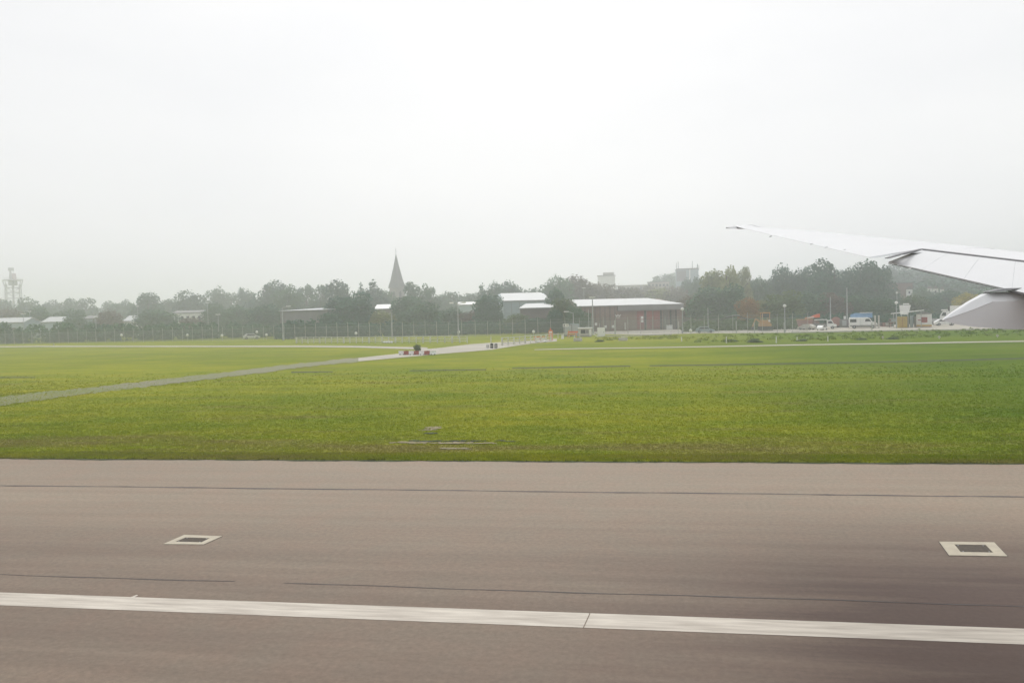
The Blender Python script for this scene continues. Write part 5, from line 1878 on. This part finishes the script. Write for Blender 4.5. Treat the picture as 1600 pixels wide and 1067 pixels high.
hin = Vector((lin(h_a, h_b, 8.0), 8.0, 0))
te1, te2 = flapte(1388, 409.5, 0.75), flapte(1600, 457.5, 0.75)
te3 = te1.lerp(te2, 1.0) + (te2 - te1) * 0.9
h0 = onwing(1440, 390.5)
h1 = onwing(1600, 409.5)
h2 = h1 + (h1 - h0) * 1.3
mid0, mid1 = onwing(1404, 398.5), None
th = Vector((0.03, 0, -0.10))
dn = Vector((0.012, 0, -0.012))
fm = MB()
for (a0, a1, b1, b0) in ((te1, te2, h1, h0), (te2, te3, h2, h1)):
    N_ = 8
    for q in range(N_):
        t0_, t1_ = q / N_, (q + 1) / N_
        A0, A1, B0, B1 = a0.lerp(a1, t0_), a0.lerp(a1, t1_), b0.lerp(b1, t0_), b0.lerp(b1, t1_)
        mA0, mA1 = A0.lerp(B0, 0.55) + Vector((0, 0, 0.008)), A1.lerp(B1, 0.55) + Vector((0, 0, 0.008))
        fm.poly([A0, A1, mA1, mA0]).poly([mA0, mA1, B1, B0]).poly([A0 + dn, A1 + dn, B1 + dn, B0 + dn]).poly([A0, A1, A1 + dn, A0 + dn])
flap = fm.build('flap', M['wingwhite'], wing, world=True)
for t0_ in (0.30, 0.62, 0.93):
    a, b = te1.lerp(te2, t0_), h0.lerp(h1, t0_)
    m0 = a.lerp(b, 0.55) + Vector((0, 0, 0.009))
    MB().rod(a, m0, 0.0018, n=4).rod(m0, b, 0.0018, n=4).build('panel_seam', M['galv'], wing, world=True)
mb = MB()
for a, b in ((te1, te2), (te2, te3)):
    mb.rod(a + Vector((0, 0, -0.02)), b + Vector((0, 0, -0.02)), 0.006, n=5)
mb.build('flap_edge', M['wingdark'], wing, world=True)
# grey trailing edge of the wing above the flap (spoiler edges)
pts = [(1386, 403.5, 0.006), (1404, 398.2, 0.010), (1440, 390.2, 0.017), (1520, 399.6, 0.015), (1600, 409, 0.014)]
mb = MB()
P = [(onwing(x, y), w) for x, y, w in pts]
P.append((h2, 0.02))
for (a, wa), (b, wb) in zip(P[:-1], P[1:]):
    mb.loft([[a + Vector((-0.03, 0, wa)), a + Vector((0.03, 0, wa)), a + Vector((0.03, 0, -wa)), a + Vector((-0.03, 0, -wa))],
             [b + Vector((-0.03, 0, wb)), b + Vector((0.03, 0, wb)), b + Vector((0.03, 0, -wb)), b + Vector((-0.03, 0, -wb))]])
mb.build('spoiler_edge', M['wingdark'], wing, world=True)
# flap outboard end: thin grey wedge
w = [onwing(*q) for q in ((1356.5, 403.2), (1379, 396.4), (1399, 398.0), (1404, 398.9), (1380, 399.2))]
MB().loft([w, [p + Vector((0.12, 0.02, 0.0)) for p in w]]).build('flap_end_fairing', M['galv'], wing, world=True)
a, b = flapte(1500, 411, 0.1), flapte(1585, 416, 0.12)
MB().rod(a, b, 0.010, n=4).build('panel_line', M['galv'], wing, world=True)

# flap track fairing (pointed canoe body), tail towards the rear
can = thing('flap_fairing', 'pale grey pointed flap fairing hanging under the wing at the right edge', 'wing fairing', (5, 10, CAMH - 0.5))
D = 10.0


def cpt(px, py, D=10.0):
    return at(px, py, D)


stn = [((1474.5, 498.5), (1476, 501.0), 0.03), ((1492, 488.5), (1492, 506.5), 0.10), ((1520, 472.8), (1520, 510.5), 0.17), ((1552, 457), (1552, 512.8), 0.22),
       ((1600, 455), (1600, 515.0), 0.25), ((1700, 452), (1700, 518), 0.27), ((1860, 452), (1860, 510), 0.25), ((1960, 462), (1960, 490), 0.12)]
rings = []
for k, (a_, b_, w_) in enumerate(stn):
    a, b = cpt(*a_), cpt(*b_)
    h = a.z - b.z
    x, y = a.x, a.y
    ch_ = min(0.11, h * 0.3)
    rings.append([(x, y, b.z), (x, y + 2 * w_, b.z + 0.2 * h), (x, y + 2 * w_, b.z + 0.7 * h), (x, y + 1.4 * w_, a.z), (x + 0.02, y + 0.55 * w_ , a.z), (x, y, a.z - ch_), (x, y, b.z + 0.1 * h)])
MB().loft(rings).build('fairing_body', M['winggrey'], can, world=True)
rings2 = []
for k, (a_, b_, w_) in enumerate(stn[:4]):
    a, b = cpt(*a_), cpt(*b_)
    h = a.z - b.z
    ch_ = min(0.11, h * 0.3)
    x, y = a.x, a.y
    z1, z0 = a.z + 0.004, a.z - ch_
    rings2.append([(x - 0.004, y - 0.006, z0), (x + 0.01, y + 0.55 * w_, z1 + 0.004), (x + 0.01, y + 1.4 * w_, z1 + 0.004), (x + 0.01, y + 1.4 * w_, z1 - 0.01), (x, y + 0.5 * w_, z1 - 0.012), (x, y, z0 - 0.004)])
MB().loft(rings2).build('upper_cowl', M['wingwhite'], can, world=True)
a, b = cpt(1554, 455.5), cpt(1568, 450.5)
MB().loft([[a + Vector((-0.05, 0.02, 0)), a + Vector((0.12, 0.02, 0)), a + Vector((0.12, 0.3, 0)), a + Vector((-0.05, 0.3, 0))],
           [b + Vector((0.03, 0.05, 0)), b + Vector((0.25, 0.05, 0)), b + Vector((0.25, 0.3, 0)), b + Vector((0.03, 0.3, 0))]]).build('hinge_bracket', M['wingdark'], can, world=True)

# ------------------------------------------------------------------ haze
hz_m = bpy.data.materials.new('haze_air')
hz_m.use_nodes = True
t = hz_m.node_tree
t.nodes.clear()
o_ = t.nodes.new('ShaderNodeOutputMaterial')
v_ = t.nodes.new('ShaderNodeVolumePrincipled')
v_.inputs['Color'].default_value = (0.955, 0.972, 1.0, 1)
v_.inputs['Density'].default_value = 0.00128
v_.inputs['Anisotropy'].default_value = 0.72
t.links.new(v_.outputs[0], o_.inputs['Volume'])
hb = MB().box((0, 500, 25.0), (2840, 1840, 53)).build('haze', hz_m)
setp(hb, 'pale overcast haze filling the air over the airfield', kind='stuff')
